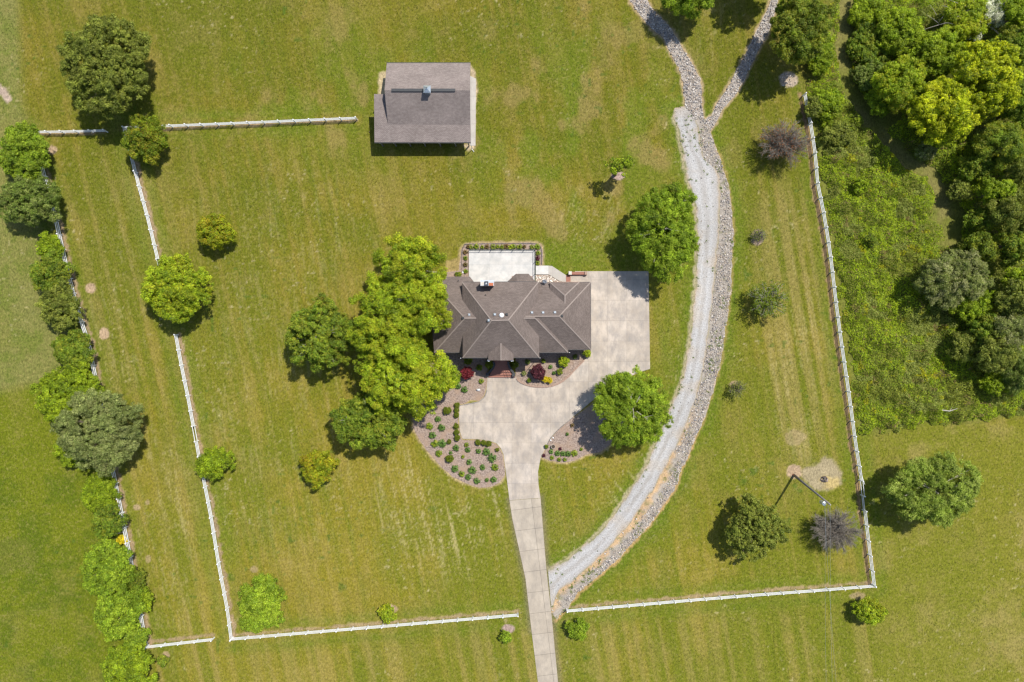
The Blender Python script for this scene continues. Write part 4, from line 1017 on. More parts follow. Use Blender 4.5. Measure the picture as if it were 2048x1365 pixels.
# walls
def hx(a): return hp(a, 0, 0)[0]
def hy(a): return hp(0, a, 0)[1]
def wall(x0, y0, x1, y1, top, mat='brick_tan'):
    b = MB(); X0, X1 = hx(x0), hx(x1); Y0, Y1 = hy(y1), hy(y0)
    b.box(X0, Y0, -.05, X1, Y1, top); return b.build('wall', M[mat], house), (X0, Y0, X1, Y1)
w1, c1 = wall(345,432,945,1020,5.42); w2, c2 = wall(118,395,345-1,975,3.0); w3, c3 = wall(946,430,1388,952,3.6)
w3b, c3b = wall(946,953,1190,975,3.6); w4, c4 = wall(1090,420,1290,429,4.3); w5, c5 = wall(740,372,910,431,4.0)
# gutters
b = MB()
for a, c in ((mD, hp(540,1050,E)), (hp(755,1049,E), mC), (mA, hp(470,404,E)), (hp(592,403,E), mB), (gA[3] if 0 else hp(978,1005,WE), gA[2]), (hp(1224,980,WE), gB[2]), (hp(1318,405,3.8), gB[1]), (gB[1], gB[2]), (l[6], hp(318,1005,WE))):
    a = Vector(a)+Vector((0,0,-.06)); c = Vector(c)+Vector((0,0,-.06)); b.bar(a, c, .13, .11)
b.build('gutter', M['darkmetal'], house)
b = MB()
for q, e in ((hp(325,1046,0),E),(hp(970,1044,0),E),(hp(1218,1001,0),WE),(hp(752,1068,0),E),(hp(543,1068,0),E)):
    b = MB(); b.tube([(q[0],q[1],.1),(q[0],q[1],e-.15)], .05, 6); b.build('downspout', M['white'], house)
# windows and doors
def opening(name, side, c, z0, z1, w, rect, frame='white', pane='glass'):
    X0, Y0, X1, Y1 = rect; b = MB(); g = MB(); t = .08
    def bx(m, u0, u1, za, zb, d0, d1):
        if side == 's': m.box(u0, Y0-d1, za, u1, Y0-d0, zb)
        elif side == 'n': m.box(u0, Y1+d0, za, u1, Y1+d1, zb)
        else: m.box(X1+d0, u0, za, X1+d1, u1, zb)
    u0, u1 = c-w/2, c+w/2
    bx(b,u0-t,u0,z0-t,z1+t,-.02,.07); bx(b,u1,u1+t,z0-t,z1+t,-.02,.07); bx(b,u0,u1,z1,z1+t,-.02,.068); bx(b,u0,u1,z0-t,z0,-.02,.09)
    if name == 'window': bx(b,c-.025,c+.025,z0,z1,.02,.05)
    bx(g,u0,u1,z0,z1,-.01,.018)
    o = b.build(name, M[frame], house); g.build('pane' if name == 'window' else 'leaf', M[pane], o); return o
for c in (.16,.3,.72,.86): opening('window','s', c1[0]+(c1[2]-c1[0])*c, 1.9, 3.6, 1.2, c1)
opening('door','s',(hx(600)+hx(690))/2,1.15,3.4,1.1,c1,pane='brick')
for c in (.25,.7): opening('window','s', c2[0]+(c2[2]-c2[0])*c, 1.1, 2.7, 1.2, c2)
for c in (.3,.7): opening('window','s', c3b[0]+(c3b[2]-c3b[0])*c, 1.1, 2.8, 1.2, c3b)
for c in (.2,.5,.8): opening('garage_door','e', c3[1]+(c3[3]-c3[1])*c, .1, 2.4, 2.6, c3, pane='white')
for c in (.12,.45,.7): opening('window','n', c1[0]+(c1[2]-c1[0])*c, 1.2, 3.2, 1.3, c1)
opening('window','n',(c5[0]+c5[2])/2,1.0,3.2,1.5,c5)
# chimney
def z3(a, c, z): p = P(910+a/9.416, 475+c/9.416, z); return (p[0]-HX, p[1]-HY, z)
p0 = z3(478,915,8.1); p1 = z3(733,806,8.1)
b = MB(); b.box(p0[0]+.06,p0[1]+.06,4.9,p1[0]-.06,p1[1]-.06,7.98); ch = b.build('chimney', M['brick_tan'], house)
b = MB(); b.box(p0[0],p0[1],7.98,p1[0],p1[1],8.1); b.build('chimney_cap', M['metal'], ch)
b = MB(); q0 = z3(636,912,8.12); q1 = z3(722,858,8.12); b.box(q0[0],q0[1],8.1,q1[0],q1[1],8.16); b.build('flue_cover', M['rust'], ch)
b = MB(); q0 = z3(482,908,8.12); q1 = z3(548,840,8.12); b.box(q0[0],q0[1],8.1,q1[0],q1[1],8.14); b.build('flue_cover', M['stone'], ch)
q0 = z3(556,905,8.4); q1 = z3(626,828,8.4); b = MB(); w = .09
b.box(q0[0],q0[1],8.1,q1[0],q0[1]+w,8.42); b.box(q0[0],q1[1]-w,8.1,q1[0],q1[1],8.42); b.box(q0[0],q0[1]+w,8.1,q0[0]+w,q1[1]-w,8.42); b.box(q1[0]-w,q0[1]+w,8.1,q1[0],q1[1]-w,8.42)
fl = b.build('flue', M['darkmetal'], ch)
b = MB(); b.box(q0[0]+.2,q0[1]+.2,8.1,q1[0]-.2,q1[1]-.2,8.3); b.build('damper', M['metal'], fl)
# roof vents and skylight dome
def slope_z(zx, zy):
    return None
def vent(zx, zy, z, kind):
    x, y, _ = hp(zx, zy, z); b = MB()
    if kind == 'dome':
        for i in range(4):
            pass
        n = 14; vs = []; fs = []
        for k, (r, h) in enumerate(((.36,-.1),(.36,.10),(.30,.22),(.18,.30),(.05,.33))):
            vs += [(x+r*math.cos(6.2832*i/n), y+r*math.sin(6.2832*i/n), z+h) for i in range(n)]
        for k in range(4):
            for i in range(n): fs.append((k*n+i, k*n+(i+1)%n, (k+1)*n+(i+1)%n, (k+1)*n+i))
        fs.append(tuple(4*n+i for i in range(n))); b.poly(vs, fs); b.build('skylight', M['dome'], house, True); return
    if kind == 'pipe':
        b.tube([(x,y,z-.3),(x,y,z+.35)], .055, 8); b.tube([(x,y,z-.3),(x,y,z+.05)], [.14,.08], 8); b.build('vent_pipe', M['darkmetal'], house); return
    m = 'metal' if kind == 'light' else 'darkmetal'
    b.box(x-.14,y-.14,z-.35,x+.14,y+.14,z+.14)
    b.poly([(x-.19,y-.19,z+.14),(x+.19,y-.19,z+.14),(x+.19,y+.19,z+.14),(x-.19,y+.19,z+.14),(x-.1,y-.1,z+.22),(x+.1,y-.1,z+.22),(x+.1,y+.1,z+.22),(x-.1,y+.1,z+.22)],
           [(3,2,1,0),(4,5,6,7),(0,1,5,4),(1,2,6,5),(2,3,7,6),(3,0,4,7)])
    b.build('roof_vent', M[m], house)
for a in [(285,392,3.75,'pipe'),(517,513,6.9,'pipe'),(377,683,7.0,'light'),(325,710,7.15,'dark'),(595,680,8.75,'light'),(654,687,8.8,'dome'),(697,680,8.75,'dark'),
          (912,664,6.85,'light'),(1007,664,6.85,'light'),(1108,662,6.85,'light'),(1168,692,6.95,'dark'),(543,730,8.9,'light')]: vent(*a)
# satellite dish on the rear eave
b = MB(); cx, cy, cz = hp(745+300,395,4.6)[:3] if 0 else hp(1020,400,4.7); n = 16; vs = []; fs = []
ax = Vector((-.25,-.55,.8)).normalized(); ua = ax.orthogonal().normalized(); ub = ax.cross(ua)
for r, h in ((.02,-.12),(.2,-.09),(.38,0),(.38,.03),(.2,-.05),(.02,-.08)):
    for i in range(n):
        t = 6.2832*i/n; vs.append(tuple(Vector((cx,cy,cz))+ua*r*math.cos(t)+ub*r*math.sin(t)+ax*h))
for k in range(5):
    for i in range(n): fs.append((k*n+i, k*n+(i+1)%n, (k+1)*n+(i+1)%n, (k+1)*n+i))
b.poly(vs, fs); dsh = b.build('satellite_dish', M['metal'], house, True)
b = MB(); b.tube([(cx,cy,cz-.1),(cx+.05,cy-.1,cz-1.2)], .03, 6); b.tube([Vector((cx,cy,cz))-ua*.3, Vector((cx,cy,cz))+ax*.4], .015, 5); b.tube([Vector((cx,cy,cz))+ax*.36, Vector((cx,cy,cz))+ax*.5], .05, 6); b.build('mount', M['darkmetal'], dsh)
# front porch, brick steps, curved walls, railings
def f1(a, c, z): p = P(920+a/7.877, 690+c/7.877, z); return (p[0]-HX, p[1]-HY, z)
st = MB()
rows = [(250,300,1.10,545,770),(300,345,1.05,540,778),(345,392,.88,520,800),(392,432,.70,495,835),(432,478,.48,470,860),(478,514,.26,445,875)]
for a, c, z, xa, xb in rows:
    q = [f1(xa, c, z)[:2], f1(xb, c, z)[:2], f1(xb-18, a, z)[:2], f1(xa+18, a, z)[:2]]
    st.prism(q, -.02, z)
b = MB(); b.box(hx(585), hy(1095), 0, hx(715), hy(1021), 1.12); b.build('porch_floor', M['brick'], house)
st.build('front_steps', M['brick'], house)
for pts in ([(530,262),(545,300),(530,350),(500,392),(462,432),(425,462)], [(765,262),(762,300),(778,345),(808,392),(838,432),(862,465)]):
    b = MB(); w = [Vector(f1(a, c, 0)) for a, c in smooth_line(pts, 3)]
    for i, (a, c) in enumerate(zip(w[:-1], w[1:])):
        hgt = 1.5-1.0*i/(len(w)-1); e = (c-a)*.03
        b.bar(a-e+Vector((0,0,hgt/2)), c+e+Vector((0,0,hgt/2)), .26, hgt+.002*i)
    cw = b.build('curved_wall', M['brick_tan'], house)
    b = MB()
    for i, (a, c) in enumerate(zip(w[:-1], w[1:])):
        hgt = 1.5-1.0*i/(len(w)-1); e = (c-a)*.05
        b.bar(a-e+Vector((0,0,hgt+.04)), c+e+Vector((0,0,hgt+.04)), .33, .08+.002*i)
    b.build('coping', M['stone'] if 0 else M['darkmetal'], cw)
for (a, c) in ((845,478),(432,468)):
    x, y, _ = f1(a, c, .6); b = MB(); b.box(x-.2,y-.2,0,x+.2,y+.2,.75); pl = b.build('step_pier', M['brick_tan'], house)
    b = MB(); b.box(x-.25,y-.25,.75,x+.25,y+.25,.82); b.build('pier_cap', M['darkmetal'], pl)
for x0 in (720, 755):
    b = MB(); A = Vector(f1(x0, 415, 1.55)); B = Vector(f1(x0+38, 505, 1.0)); b.tube([A, B], .025, 6)
    b.tube([A, A-Vector((0,0,.85))], .02, 6); b.tube([B, B-Vector((0,0,.9))], .02, 6); b.build('handrail', M['darkmetal'], house)
for x0 in (556, 740):
    x, y, _ = hp(x0, 1062, 0); b = MB(); b.tube([(x,y,0),(x,y,.2),(x,y,5.65),(x,y,5.8)], [.24,.17,.14,.2], 12); b.build('porch_column', M['white'], house)
# rear brick step, planter wall, edging
b = MB(); q = [P(1132,551.5), P(1141,551.5), P(1141,572), P(1132,572)]; b.prism([p[:2] for p in q], 0, .16); tag(b.build('brick_step', M['brick']), 'small red brick step between ramp and parking court', 'step')
pw = empty('brick_planter', P(1155,547.5), 'low red brick planter wall at the rear corner of the parking court', 'planter wall')
b = MB(); b.box(-1.05,-.22,0,1.1,.22,.55); b.build('wall', M['brick'], pw)
b = MB(); b.box(-1.45,-.22,0,-1.05,.22,.8); b.build('pier', M['brick'], pw)
b = MB(); b.box(-1.5,-.27,.8,-1.0,.27,.87); b.build('cap', M['stone'], pw)
b = MB(); b.box(1.1,-.26,0,1.5,.26,.75); b.build('pier', M['brick_tan'], pw)
def edging(pts, label, mat, w=.2, h=.14, seg=.35, seed=1):
    g = random.Random(seed); b = MB(); p = resample(smooth_line(PA(pts), 5), .38, closed=False)
    for a, c in zip(p[:-1], p[1:]):
        a = Vector((*a, h/2)); c = Vector((*c, h/2)); e = (c-a)*.04
        b.bar(a+e, c-e, w+g.uniform(-.03,.03), h+g.uniform(-.02,.02))
    tag(b.build('garden_edging', M[mat]), label, 'edging')
edging([(1033,757),(1040,764),(1055,770.5),(1075,774),(1103,772),(1129,760),(1155,734),(1168,721)], 'curved reddish brick edging in front of the front bed', 'brick_tan', .26, .2)
edging([(918,812),(940,808),(957,804),(969,794),(974,781)], 'short pale stone edging at the notch of the left bed', 'wood', .12, .07, seed=2)
edging([(924,545),(924,503),(928,493),(935,489),(1000,488),(1068,488),(1079,492),(1083,502),(1083,530)], 'thin dark edging round the patio bed', 'darkmetal', .08, .1, seed=3)
edging([(1146,835),(1117,859),(1099,880),(1092,899)], 'low stone edging of the right bed along the driveway', 'wood', .12, .1, seed=4)
# patio railing
rl = empty('patio_railing', P(1071,501), 'dark green metal railing on the top and right sides of the patio', 'railing')
X0, X1 = P(939,0,.3)[0]-P(1071,0)[0], P(1070,0)[0]-P(1071,0)[0]
L_ = [( (X0,0), (X1,0) ), ( (X1,0), (X1, P(0,572)[1]-P(0,501)[1]) )]
for (a, c) in L_:
    a = Vector((*a, .22)); c = Vector((*c, .22)); n = max(2, round((c-a).length/1.75)); up = Vector((0,0,1))
    for z in (.98, .12):
        b = MB(); b.bar(a+up*z, c+up*z, .06, .05); b.build('rail', M['bronze'], rl)
    for k in range(n+1):
        q = a.lerp(c, k/n)
        b = MB(); b.box(q.x-.035,q.y-.035,.22,q.x+.035,q.y+.035,1.27); b.build('post', M['bronze'], rl)
    b = MB(); m = int((c-a).length/.14)
    for k in range(m):
        q = a.lerp(c, (k+.5)/m); b.box(q.x-.006,q.y-.006,.34,q.x+.006,q.y+.006,1.18)
    o = b.build('balusters', M['bronze'], rl)

# ---------------------------------------------------------------- barn
barn = empty('barn', P(850,205), 'grey brown roofed barn with lean-to sides at the top of the lawn', 'barn')
BX, BY, _ = barn.location
def bp_(a, c, z): p = P(a, c, z); return (p[0]-BX, p[1]-BY, z)
v = [bp_(773.5,126.6,3.1), bp_(941,126.6,3.1), bp_(940,181,6.4), bp_(769,181,6.4), bp_(776,251,3.65), bp_(941,251,3.65)]
br_ = roof('roof', v, [(0,1,2,3),(3,2,5,4)], M['barn_shingle'], barn, th=.16)
u = [bp_(748,188.5,4.75), bp_(800,188.5,4.75), bp_(800,249,3.72), bp_(941.2,250,3.68), bp_(941.5,285,3.0), bp_(749,285,3.0), bp_(748.5,249,3.70)]
roof('lean_to_roof', u, [(0,1,2,6),(6,2,3,4,5)], M['barn_shingle'], barn, th=.14)
b = MB(); a = Vector(bp_(783,180.6,6.43)); c = Vector(bp_(910.5,180.6,6.43)); b.bar(a, c, .42, .12); b.build('ridge_vent', M['darkmetal'], barn)
b = MB(); x, y, _ = bp_(854,178.5,7.2)
b.box(x-.42,y-.42,6.1,x+.42,y+.42,7.15); cu = b.build('cupola', M['metal'], barn)
b = MB(); b.poly([(x-.55,y-.55,7.15),(x+.55,y-.55,7.15),(x+.55,y+.55,7.15),(x-.55,y+.55,7.15),(x,y,7.65)], [(3,2,1,0),(0,1,4),(1,2,4),(2,3,4),(3,0,4)]); b.build('cupola_roof', M['metal'], cu)
b = MB(); b.tube([(x,y,7.6),(x,y,8.0)], .03, 6); b.tube([(x-.25,y,7.9),(x+.25,y,7.9)], .02, 5); b.build('weather_vane', M['darkmetal'], cu)
def bw(x0, y0, x1, y1):
    A = bp_(x0, y1, 0); B = bp_(x1, y0, 0); return A[0], A[1], B[0], B[1]
wx0, wy0, wx1, wy1 = bw(780,133,944,262)
b = MB(); wx0 = v[3][0]+.35; wx1 = v[2][0]-.35; wy1 = v[0][1]-.4; wy0 = v[4][1]+.2; ym = v[3][1]
b.box(wx0, wy0, 0, wx1, wy1, 3.05)
b.poly([(wx0,wy0,3.05),(wx0,ym,6.1),(wx0,wy1,3.05),(wx0+.15,wy0,3.05),(wx0+.15,ym,6.1),(wx0+.15,wy1,3.05)], [(0,1,2),(5,4,3)])
b.poly([(wx1,wy0,3.05),(wx1,ym,6.1),(wx1,wy1,3.05),(wx1-.15,wy0,3.05),(wx1-.15,ym,6.1),(wx1-.15,wy1,3.05)], [(2,1,0),(3,4,5)])
b.build('wall', M['wood'], barn)
ysouth = u[4][1]+.25
for px_ in (760,787,817,847,878,909,936):
    x = bp_(px_, 285, 2.6)[0]; b = MB(); b.box(x-.08,ysouth-.08,0,x+.08,ysouth+.08,2.8); pb = b.build('post', M['wood'], barn)
    b = MB(); b.box(x-.05,ysouth-.34,2.60,x+.05,ysouth-.081,2.74); b.build('bracket', M['white'], pb)
b = MB(); b.box(u[5][0]+.2,ysouth-.05,2.42,u[4][0]-.2,ysouth+.05,2.6); b.build('beam', M['wood'], barn)
for py_ in (195,225,255):
    y = bp_(750,py_,3)[1]; b = MB(); b.box(u[0][0]+.2,y-.08,0,u[0][0]+.36,y+.08,3.5); b.build('post', M['wood'], barn)
b = MB(); b.bar(Vector(u[5])+Vector((0,-.05,-.1)), Vector(u[4])+Vector((0,-.05,-.1)), .13, .12); b.build('gutter', M['darkmetal'], barn)
b = MB(); q = Vector(u[4]); b.tube([q+Vector((-.1,-.05,-.15)), q+Vector((.0,-.25,-.6)), q+Vector((.05,-.3,-2.7)), q+Vector((.35,-.7,-2.9))], .05, 6); b.build('downspout', M['white'], barn)
b = MB(); b.bar(Vector(v[0])+Vector((0,.05,-.08)), Vector(v[1])+Vector((0,.05,-.08)), .13, .12); b.build('gutter', M['darkmetal'], barn)

# ---------------------------------------------------------------- utility pole and wires
base = Vector(P(1587.5,950.5)); top = Vector(P(1659.5,1009,12.0))
up_ = empty('utility_pole', base, 'leaning grey wooden utility pole with a grey transformer on the right lawn', 'utility pole')
d = top-base
b = MB(); b.tube([d*t+Vector((0,0,0)) for t in (-.005,.3,.6,1)], [.21,.18,.15,.12], 12); b.build('pole', M['wood'], up_, True)
b = MB(); q = d*.90+Vector((-.42,-.28,0)); b.tube([q-Vector((0,0,.55)), q+Vector((0,0,.45)), q+Vector((0,0,.52))], [.3,.3,.15], 14); tf = b.build('transformer', M['metal'], up_)
b = MB(); b.tube([q+Vector((.1,0,.5)), q+Vector((.1,0,.75))], .05, 8); b.tube([q+Vector((-.1,.1,.5)), q+Vector((-.1,.1,.72))], .04, 8); b.build('bushing', M['stone'], tf)
b = MB(); b.bar(d*.92+Vector((-.5,.02,0)), d*.92+Vector((.2,-.02,0)), .08, .1); b.build('bracket', M['darkmetal'], up_)
b = MB(); b.tube([d*.995, d+Vector((.02,-.05,.25))], .06, 8); b.build('insulator', M['stone'], up_)
b = MB(); b.tube([d*.02+Vector((.2,.02,0)), d*.3+Vector((.2,0,0)), d*.6+Vector((.16,0,0))], .03, 6); b.build('conduit', M['metal'], up_)
b = MB(); b.tube([(-.25,.1,.02),(-.05,.05,.5)], .05, 6); b.build('ground_rod_guard', M['rust'], up_)
for (a0, e0, lb) in ((top+Vector((0,-.05,.2)), Vector(P(1672,1560,11.0)), 'uppermost thin wire running down the picture from the pole top'),
                 (base+q+Vector((.1,0,.7)), Vector(P(1658,1560,9.5)), 'left thin wire running down the picture from the transformer'),
                 (base+d*.86, Vector(P(1690,1560,9.0)), 'right thin wire running down the picture from below the pole top')):
    b = MB(); pts = []
    for k in range(13):
        t = k/12; p = a0.lerp(e0, t); p.z -= 1.2*4*t*(1-t)*.5; pts.append(p)
    b.tube(pts, .009, 5); tag(b.build('power_line', M['metal']), lb, 'wire')
# fire ring
fr = empty('fire_pit', P(1648,959), 'charred logs and stones of a small fire pit on bare ground', 'fire pit')
xy = np.array([(math.cos(t)*.5, math.sin(t)*.42) for t in np.arange(0, 6.2, .52)]); rocks('stones', xy, .12, .2, [(.14,.11,.10),(.30,.24,.21),(.08,.065,.065)], z=.03, seed=9, parent=fr)
b = MB(); g = random.Random(3)
for i in range(6): a = g.uniform(0,3.1); b.tube([(math.cos(a)*.42,math.sin(a)*.35,.08+i*.03),(-math.cos(a)*.42,-math.sin(a)*.35,.12+i*.04)], .06, 6)
b.build('logs', M['ash'], fr)

# ---------------------------------------------------------------- garden shrubs and pots
def small(name, label, px, py, rp, h, style, seed, group=None, **kw):
    d = dict(clump=.3, leaf=.12, lobes=5, nl=5, rzf=.42, zc=.5, rough=.12, tr=.03); d.update(kw)
    return tree(name, label, 'shrub', px, py, rp, rp, h, style, seed, group, **d)
BG = 'clipped boxwood balls in the left bed'
for i, (x, y, r, lb) in enumerate([
 (914,810.5,5.4,'topmost clipped ball in the upper column of three at the court edge'),(912.6,820.5,5.2,'middle clipped ball in the upper column of three at the court edge'),
 (912.8,831,5.2,'lowest clipped ball in the upper column of three at the court edge'),(894.4,822,7.6,'largest clipped ball, alone left of the upper column of three'),
 (912.6,852.7,5.4,'topmost clipped ball in the lower column of three at the court edge'),(912.8,865,5.4,'middle clipped ball in the lower column of three at the court edge'),
 (914.7,876,6.0,'lowest clipped ball in the lower column of three, at the court\'s corner'),(956,885,5.4,'leftmost clipped ball in the row of three below the court'),
 (967.7,886,5.6,'middle clipped ball in the row of three below the court'),(977,887.5,5.6,'rightmost clipped ball in the row of three below the court'),
 (898,883.5,4.6,'small clipped ball left of the court\'s corner among perennials'),(899.7,918,7.2,'big clipped ball in the lower left of the large bed'),
 (994.6,900,4,'small clipped ball at the right rim of the large bed')]):
    small('boxwood_ball', lb, x, y, r, 2*r*S*.95, 'box', 200+i, BG, clump=.2, leaf=.085, cover=1.6, rough=.03, lobes=6, gap=0)
small('young_shrub','small green shrub at the tip of the right bed by the lane',1092.6,893.5,4,.7,'mid',215)
small('red_maple','round crimson shrub at the left front of the house under the bright tree',933,746.5,14,2.3,'red',216,lobes=7)
small('purple_maple','round dark purple shrub in the front bed',1076,745,15.5,2.6,'plum',217,lobes=7)
small('gold_shrub','small golden yellow shrub beside the dark purple one, left half of a pair',1090,759,6.2,1.0,'gold',218)
small('gold_shrub','small golden yellow shrub, right half of the pair by the brick edging',1099,761,6.0,1.0,'gold',219)
small('lime_shrub','round lime green shrub in the front bed below the garage roof',1128,724,11,1.7,'lime',220)
small('lime_shrub','lime green shrub at the garage corner beside the court',1174,706,8,1.5,'lime',221)
for i, (x, y, r, st, lb) in enumerate([(1009,722,6,'dark','dark shrub against the wall under the main roof corner, right of the steps'),(1030,730,7,'dark','dark green shrub just right of the front steps'),
   (979,729,9,'dark','dark green shrub just left of the front steps'),(959,736,6,'mid','dark rounded shrub between red maple and front steps'),(937,722,8,'dark','dark shrub in the eave shade above the red maple'),
   (1087,722,4,'mid','small shrub in the shade line of the front wall'),(1150,714,4.5,'nettle','small bluish shrub in the shade below the garage eave'),(1120,743.5,6.5,'mid','rounded mid green shrub in the front bed below the lime one'),
   (1048,747,4.5,'grey','small greyish shrub left of the dark purple one'),(1058,761,4,'mid','little green plant at the foot of the dark purple shrub'),(1055,724,5,'nettle','bluish shrub in the eave shade left of the purple one')]):
    small('garden_shrub', lb, x, y, r, r*.13+.3, st, 230+i, 'low shrubs along the front wall')

def perennial_mesh(r, h, seed, pal='lily', n=70):
    g = np.random.RandomState(seed); vs = []; fs = []; cols = []; P_ = np.array(PAL[pal])
    for i in range(n):
        t = g.uniform(0, 6.28); L = r*g.uniform(.55,1.1); w = .045+.03*g.rand(); up = h*g.uniform(.5,1.1)
        d = np.array([math.cos(t), math.sin(t)]); s = np.array([-d[1], d[0]])*w
        c = P_[g.randint(len(P_))]*g.uniform(.7,1.4)
        pts = [(0,.02),(.45,up),(.8,up*.9),(1.,up*.55)]
        for k in range(3):
            a, za = pts[k]; b_, zb = pts[k+1]; wa = 1 if k else .6; wb = 1-.45*k
            b0 = len(vs); o = g.uniform(-.02,.02,2)
            vs += [(*(d*a*L+s*wa), za), (*(d*a*L-s*wa), za), (*(d*b_*L-s*wb*.8), zb), (*(d*b_*L+s*wb*.8), zb)]
            fs.append((b0, b0+1, b0+2, b0+3)); cols.append(c)
    return np.array(vs), np.array(fs), np.array(cols)
def z4(a, c): return (800+a/3.793, 680+c/3.793)
PLG = 'leafy perennials in the large left bed'
plants = [
 (225,655,26,'leafy clump at the far left rim of the large bed'),(318,665,27,'leafy clump right of the far left one, level with it'),(290,600,22,'uppermost leafy clump left of the big clipped ball'),
 (247,722,26,'leafy clump below the far left one'),(265,788,28,'left one of two touching leafy clumps beside the small clipped ball'),(320,785,29,'right one of two touching leafy clumps beside the small clipped ball'),
 (428,820,24,'leafy clump between the small clipped ball and the row of three'),(515,835,19,'leafy clump under the small bluish plant left of the row of three'),(505,795,16,'small bluish leafy plant just left of the row of three balls'),
 (595,842,19,'leafy clump right under the leftmost ball of the row of three'),(654,848,27,'broad leafy clump under the rightmost balls of the row'),(700,895,32,'largest leafy clump near the right rim of the bed'),
 (297,860,24,'leafy clump at the left rim above the big clipped ball'),(418,975,26,'leafy clump at the left rim below the big clipped ball'),(550,985,30,'broad leafy clump in the middle of the lower bed'),
 (525,925,20,'leafy clump just above the broad one in the middle'),(467,1015,22,'leafy clump near the lower left rim, lower of two'),(517,1040,21,'leafy clump at the lower rim below the broad middle one'),
 (583,1068,23,'lowest leafy clump in the bed'),(710,1060,22,'leafy clump at the lower right rim of the bed'),(720,965,26,'tall narrow leafy clump near the right rim'),(628,965,20,'thin leafy clump right of the broad middle one'),
 (490,378,24,'leafy clump left of the white rock, above the court'),(440,352,22,'leafy clump between the white rock\'s neighbour and the bright tree'),(617,313,18,'leafy clump nearest the front steps on the left'),
 (395,335,24,'leafy clump at the edge of the bright tree, left of the others'),(385,855,12,'small brownish plant just above the big clipped ball'),(660,1062,14,'thin seedling between the two lowest clumps on the right'),(478,885,12,'thin seedling in the centre of the bed')]
for i, (a, c, r, lb) in enumerate(plants):
    x, y = z4(a, c); w = P(x, y); rr = r/3.793*S
    rr *= 1.2; v, f, col = perennial_mesh(rr, .28+rr*.35, 300+i, 'lily' if i % 4 else 'mid', 80)
    v[:, 2] += .03; o = np_mesh('perennial', v, f, M['leaf'], None, col); o.location = w; tag(o, lb, 'plant', PLG)
for i, (a, c, r, st, lb) in enumerate([(1145,848,19,'lily','leafy clump just below the round pot in the right bed'),(1152,893,17,'mid','pale leafy clump under the one below the pot'),(1207,907,17,'mid','left one of the two lowest clumps in the right bed'),
  (1250,908,17,'mid','right one of the two lowest clumps in the right bed'),(1195,858,24,'lily','leftmost clump of the row of four in the right bed'),(1235,862,24,'lily','second clump from the left in the row of four'),
  (1275,864,24,'lily','third clump from the left in the row of four'),(1322,860,28,'mid','rightmost and largest clump of the row of four'),(1090,876,15,'plum','dark purplish plant at the lane edge of the right bed'),
  (1215,826,14,'plum','small dark red plant above the row of four'),(1305,648,16,'copper','brownish plant near the top of the right bed'),(1268,715,14,'lily','small green plant above the pot, near the court edge'),(1375,828,14,'mid','small green plant in the birch shade')]):
    x, y = z4(a, c); rr = r/3.793*S; v, f, col = perennial_mesh(rr, .3+rr*.3, 340+i, st, 70)
    v[:, 2] += .03; o = np_mesh('perennial', v, f, M['leaf'], None, col); o.location = P(x, y); tag(o, lb, 'plant', 'plants in the right bed')
for i, (a, c, r, st, lb) in enumerate([(1070,1127,20,'lily','leafy clump right of the dark purple shrub'),(1100,1178,18,'lily','leafy clump right of the golden shrubs')]):
    rr = r/4.267*S; v, f, col = perennial_mesh(rr, .4, 360+i, st, 80); v[:, 2] += .03
    o = np_mesh('perennial', v, f, M['leaf'], None, col); o.location = P(850+a/4.267, 470+c/4.266); tag(o, lb, 'plant', 'plants in the front bed')
# small plants round the patio
words = ['first','second','third','fourth','fifth','sixth','seventh','eighth','ninth','tenth','eleventh','twelfth','thirteenth']
xs_ = [936.5,942,953,965,974,986,996,1004,1013,1021,1027,1039,1048,1064,1075]
for i, x in enumerate(xs_):
    st = ['copper','olive','mid','dark'][i % 4]; st = 'lime' if i == 9 else st; rr = .36+.1*(i % 3); rr = .5 if i == 9 else rr
    v, f, col = perennial_mesh(rr, .4, 400+i, st, 60); v[:, 2] += .03
    o = np_mesh('patio_plant', v, f, M['leaf'], None, col); o.location = P(x, 494+(i % 2))
    lb = 'brightest yellow green plant in the bed above the patio' if i == 9 else ('low plant at the left end of the bed above the patio' if i == 0 else ('low plant at the right end of the bed above the patio' if i == 14 else 'low dark plant in the bed above the patio, number %s from the left' % (words[i-1])))
    tag(o, lb, 'plant', 'plants round the patio')
for i, (x, y, lb) in enumerate([(931,505,'topmost'),(931,517,'second'),(931,530,'third'),(932,543,'lowest')]):
    v, f, col = perennial_mesh(.42, .4, 420+i, ['copper','dark','copper','mid'][i], 60); v[:, 2] += .03
    o = np_mesh('patio_plant', v, f, M['leaf'], None, col); o.location = P(x, y); tag(o, lb+' low plant in the column left of the patio', 'plant', 'plants round the patio')
for i, (x, y, st, lb) in enumerate([(1076,507,'mid','bright topmost'),(1075,517,'plum','dark middle'),(1075,527,'dark','lowest')]):
    v, f, col = perennial_mesh(.45, .4, 430+i, st, 60); v[:, 2] += .03
    o = np_mesh('patio_plant', v, f, M['leaf'], None, col); o.location = P(x, y); tag(o, lb+' low plant in the column right of the patio', 'plant', 'plants round the patio')
small('garden_shrub','green shrub at the inner corner of the patio bed and the left roof',917,549,6,.8,'mid',440)
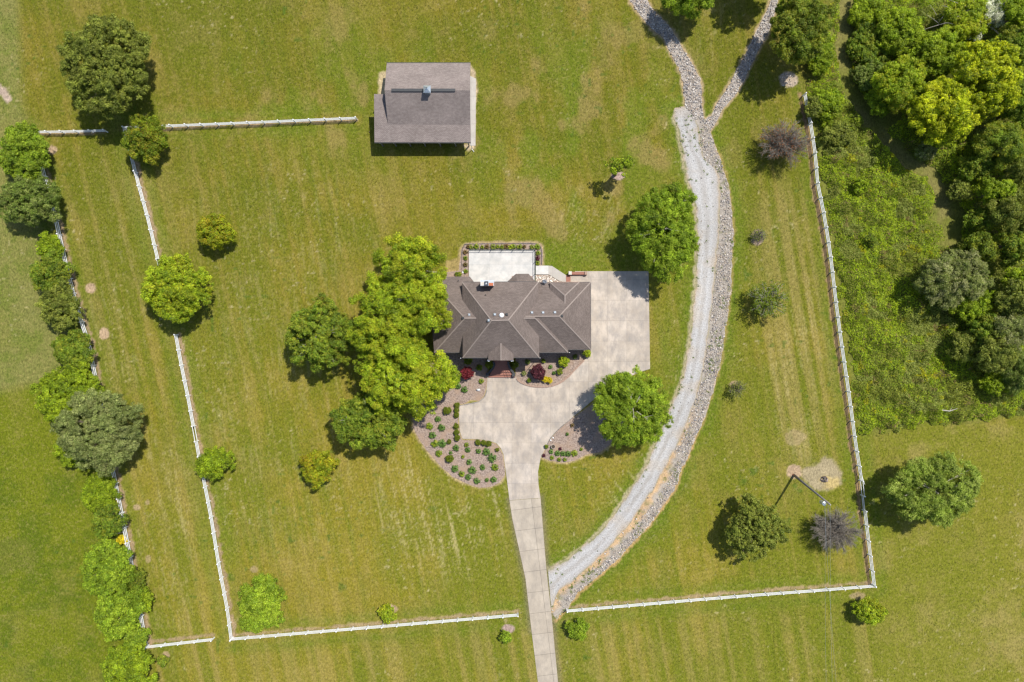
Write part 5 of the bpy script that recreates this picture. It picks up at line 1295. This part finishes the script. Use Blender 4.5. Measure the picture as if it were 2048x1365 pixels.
# pot, rock, lights
pot = empty('plant_pot', P(1106,893), 'round clay pot near the lane in the right bed', 'pot')
def ring_pot(r, h, mat, parent, name):
    b = MB(); n = 16; pr_ = [(r*.7,0),(r,h),(r,h+.04),(r*.82,h+.04),(r*.8,h-.06)]
    vs = [(a*math.cos(6.2832*i/n), a*math.sin(6.2832*i/n), z) for a, z in pr_ for i in range(n)]
    fs = [(k*n+i, k*n+(i+1)%n, (k+1)*n+(i+1)%n, (k+1)*n+i) for k in range(4) for i in range(n)]
    b.poly(vs, fs); return b.build(name, M[mat], parent, True)
ring_pot(.36, .45, 'pot', pot, 'pot_body'); b = MB(); b.tube([(0,0,.3),(0,0,.4)], .28, 14); b.build('soil', M['soil'], pot)
for x, y, lb in ((1101.5,881,'small white globe lamp nearest the pot in the right bed'),(1106,876,'small white globe lamp farther up from the pot in the right bed')):
    o = rocks('garden_globe', np.array([[0,0.]]), .14, .15, [(.82,.82,.8)], z=.05, seed=3); o.location = P(x, y); tag(o, lb, 'garden lamp', 'white globes in the right bed')
o = rocks('white_rock', np.array([[0,0.]]), .3, .32, [(.62,.62,.62)], z=.02, seed=5); o.location = P(957,780); tag(o, 'pale grey white boulder in the bed left of the court', 'rock')
o = rocks('white_rock', np.array([[0,0.]]), .17, .18, [(.8,.8,.8)], z=.02, seed=6); o.location = P(926,545.5); tag(o, 'small white stone at the lower left end of the patio bed', 'rock')
o = rocks('log_stump', np.array([[0,0.]]), .12, .13, [(.1,.07,.05)], z=.02, seed=7); o.location = P(739,265); tag(o, 'tiny dark stump left of the barn', 'stump')
# fallen pale branch in the lower thicket
b = MB(); b.tube([(*P(1880,820,1.0)[:2],1.5),(*P(1895,822,1.1)[:2],1.6),(*P(1912,817,1.3)[:2],1.7)], [.1,.08,.03], 6); b.tube([(*P(1895,822,1.1)[:2],1.6),(*P(1900,815,1.2)[:2],1.7)], [.05,.02], 5)
tag(b.build('fallen_branch', M['pale_bark']), 'pale fallen branch lying on the vines near the lower edge of the thicket', 'branch')
print('verts', sum(len(m.vertices) for m in bpy.data.meshes), 'objects', len(bpy.data.objects))
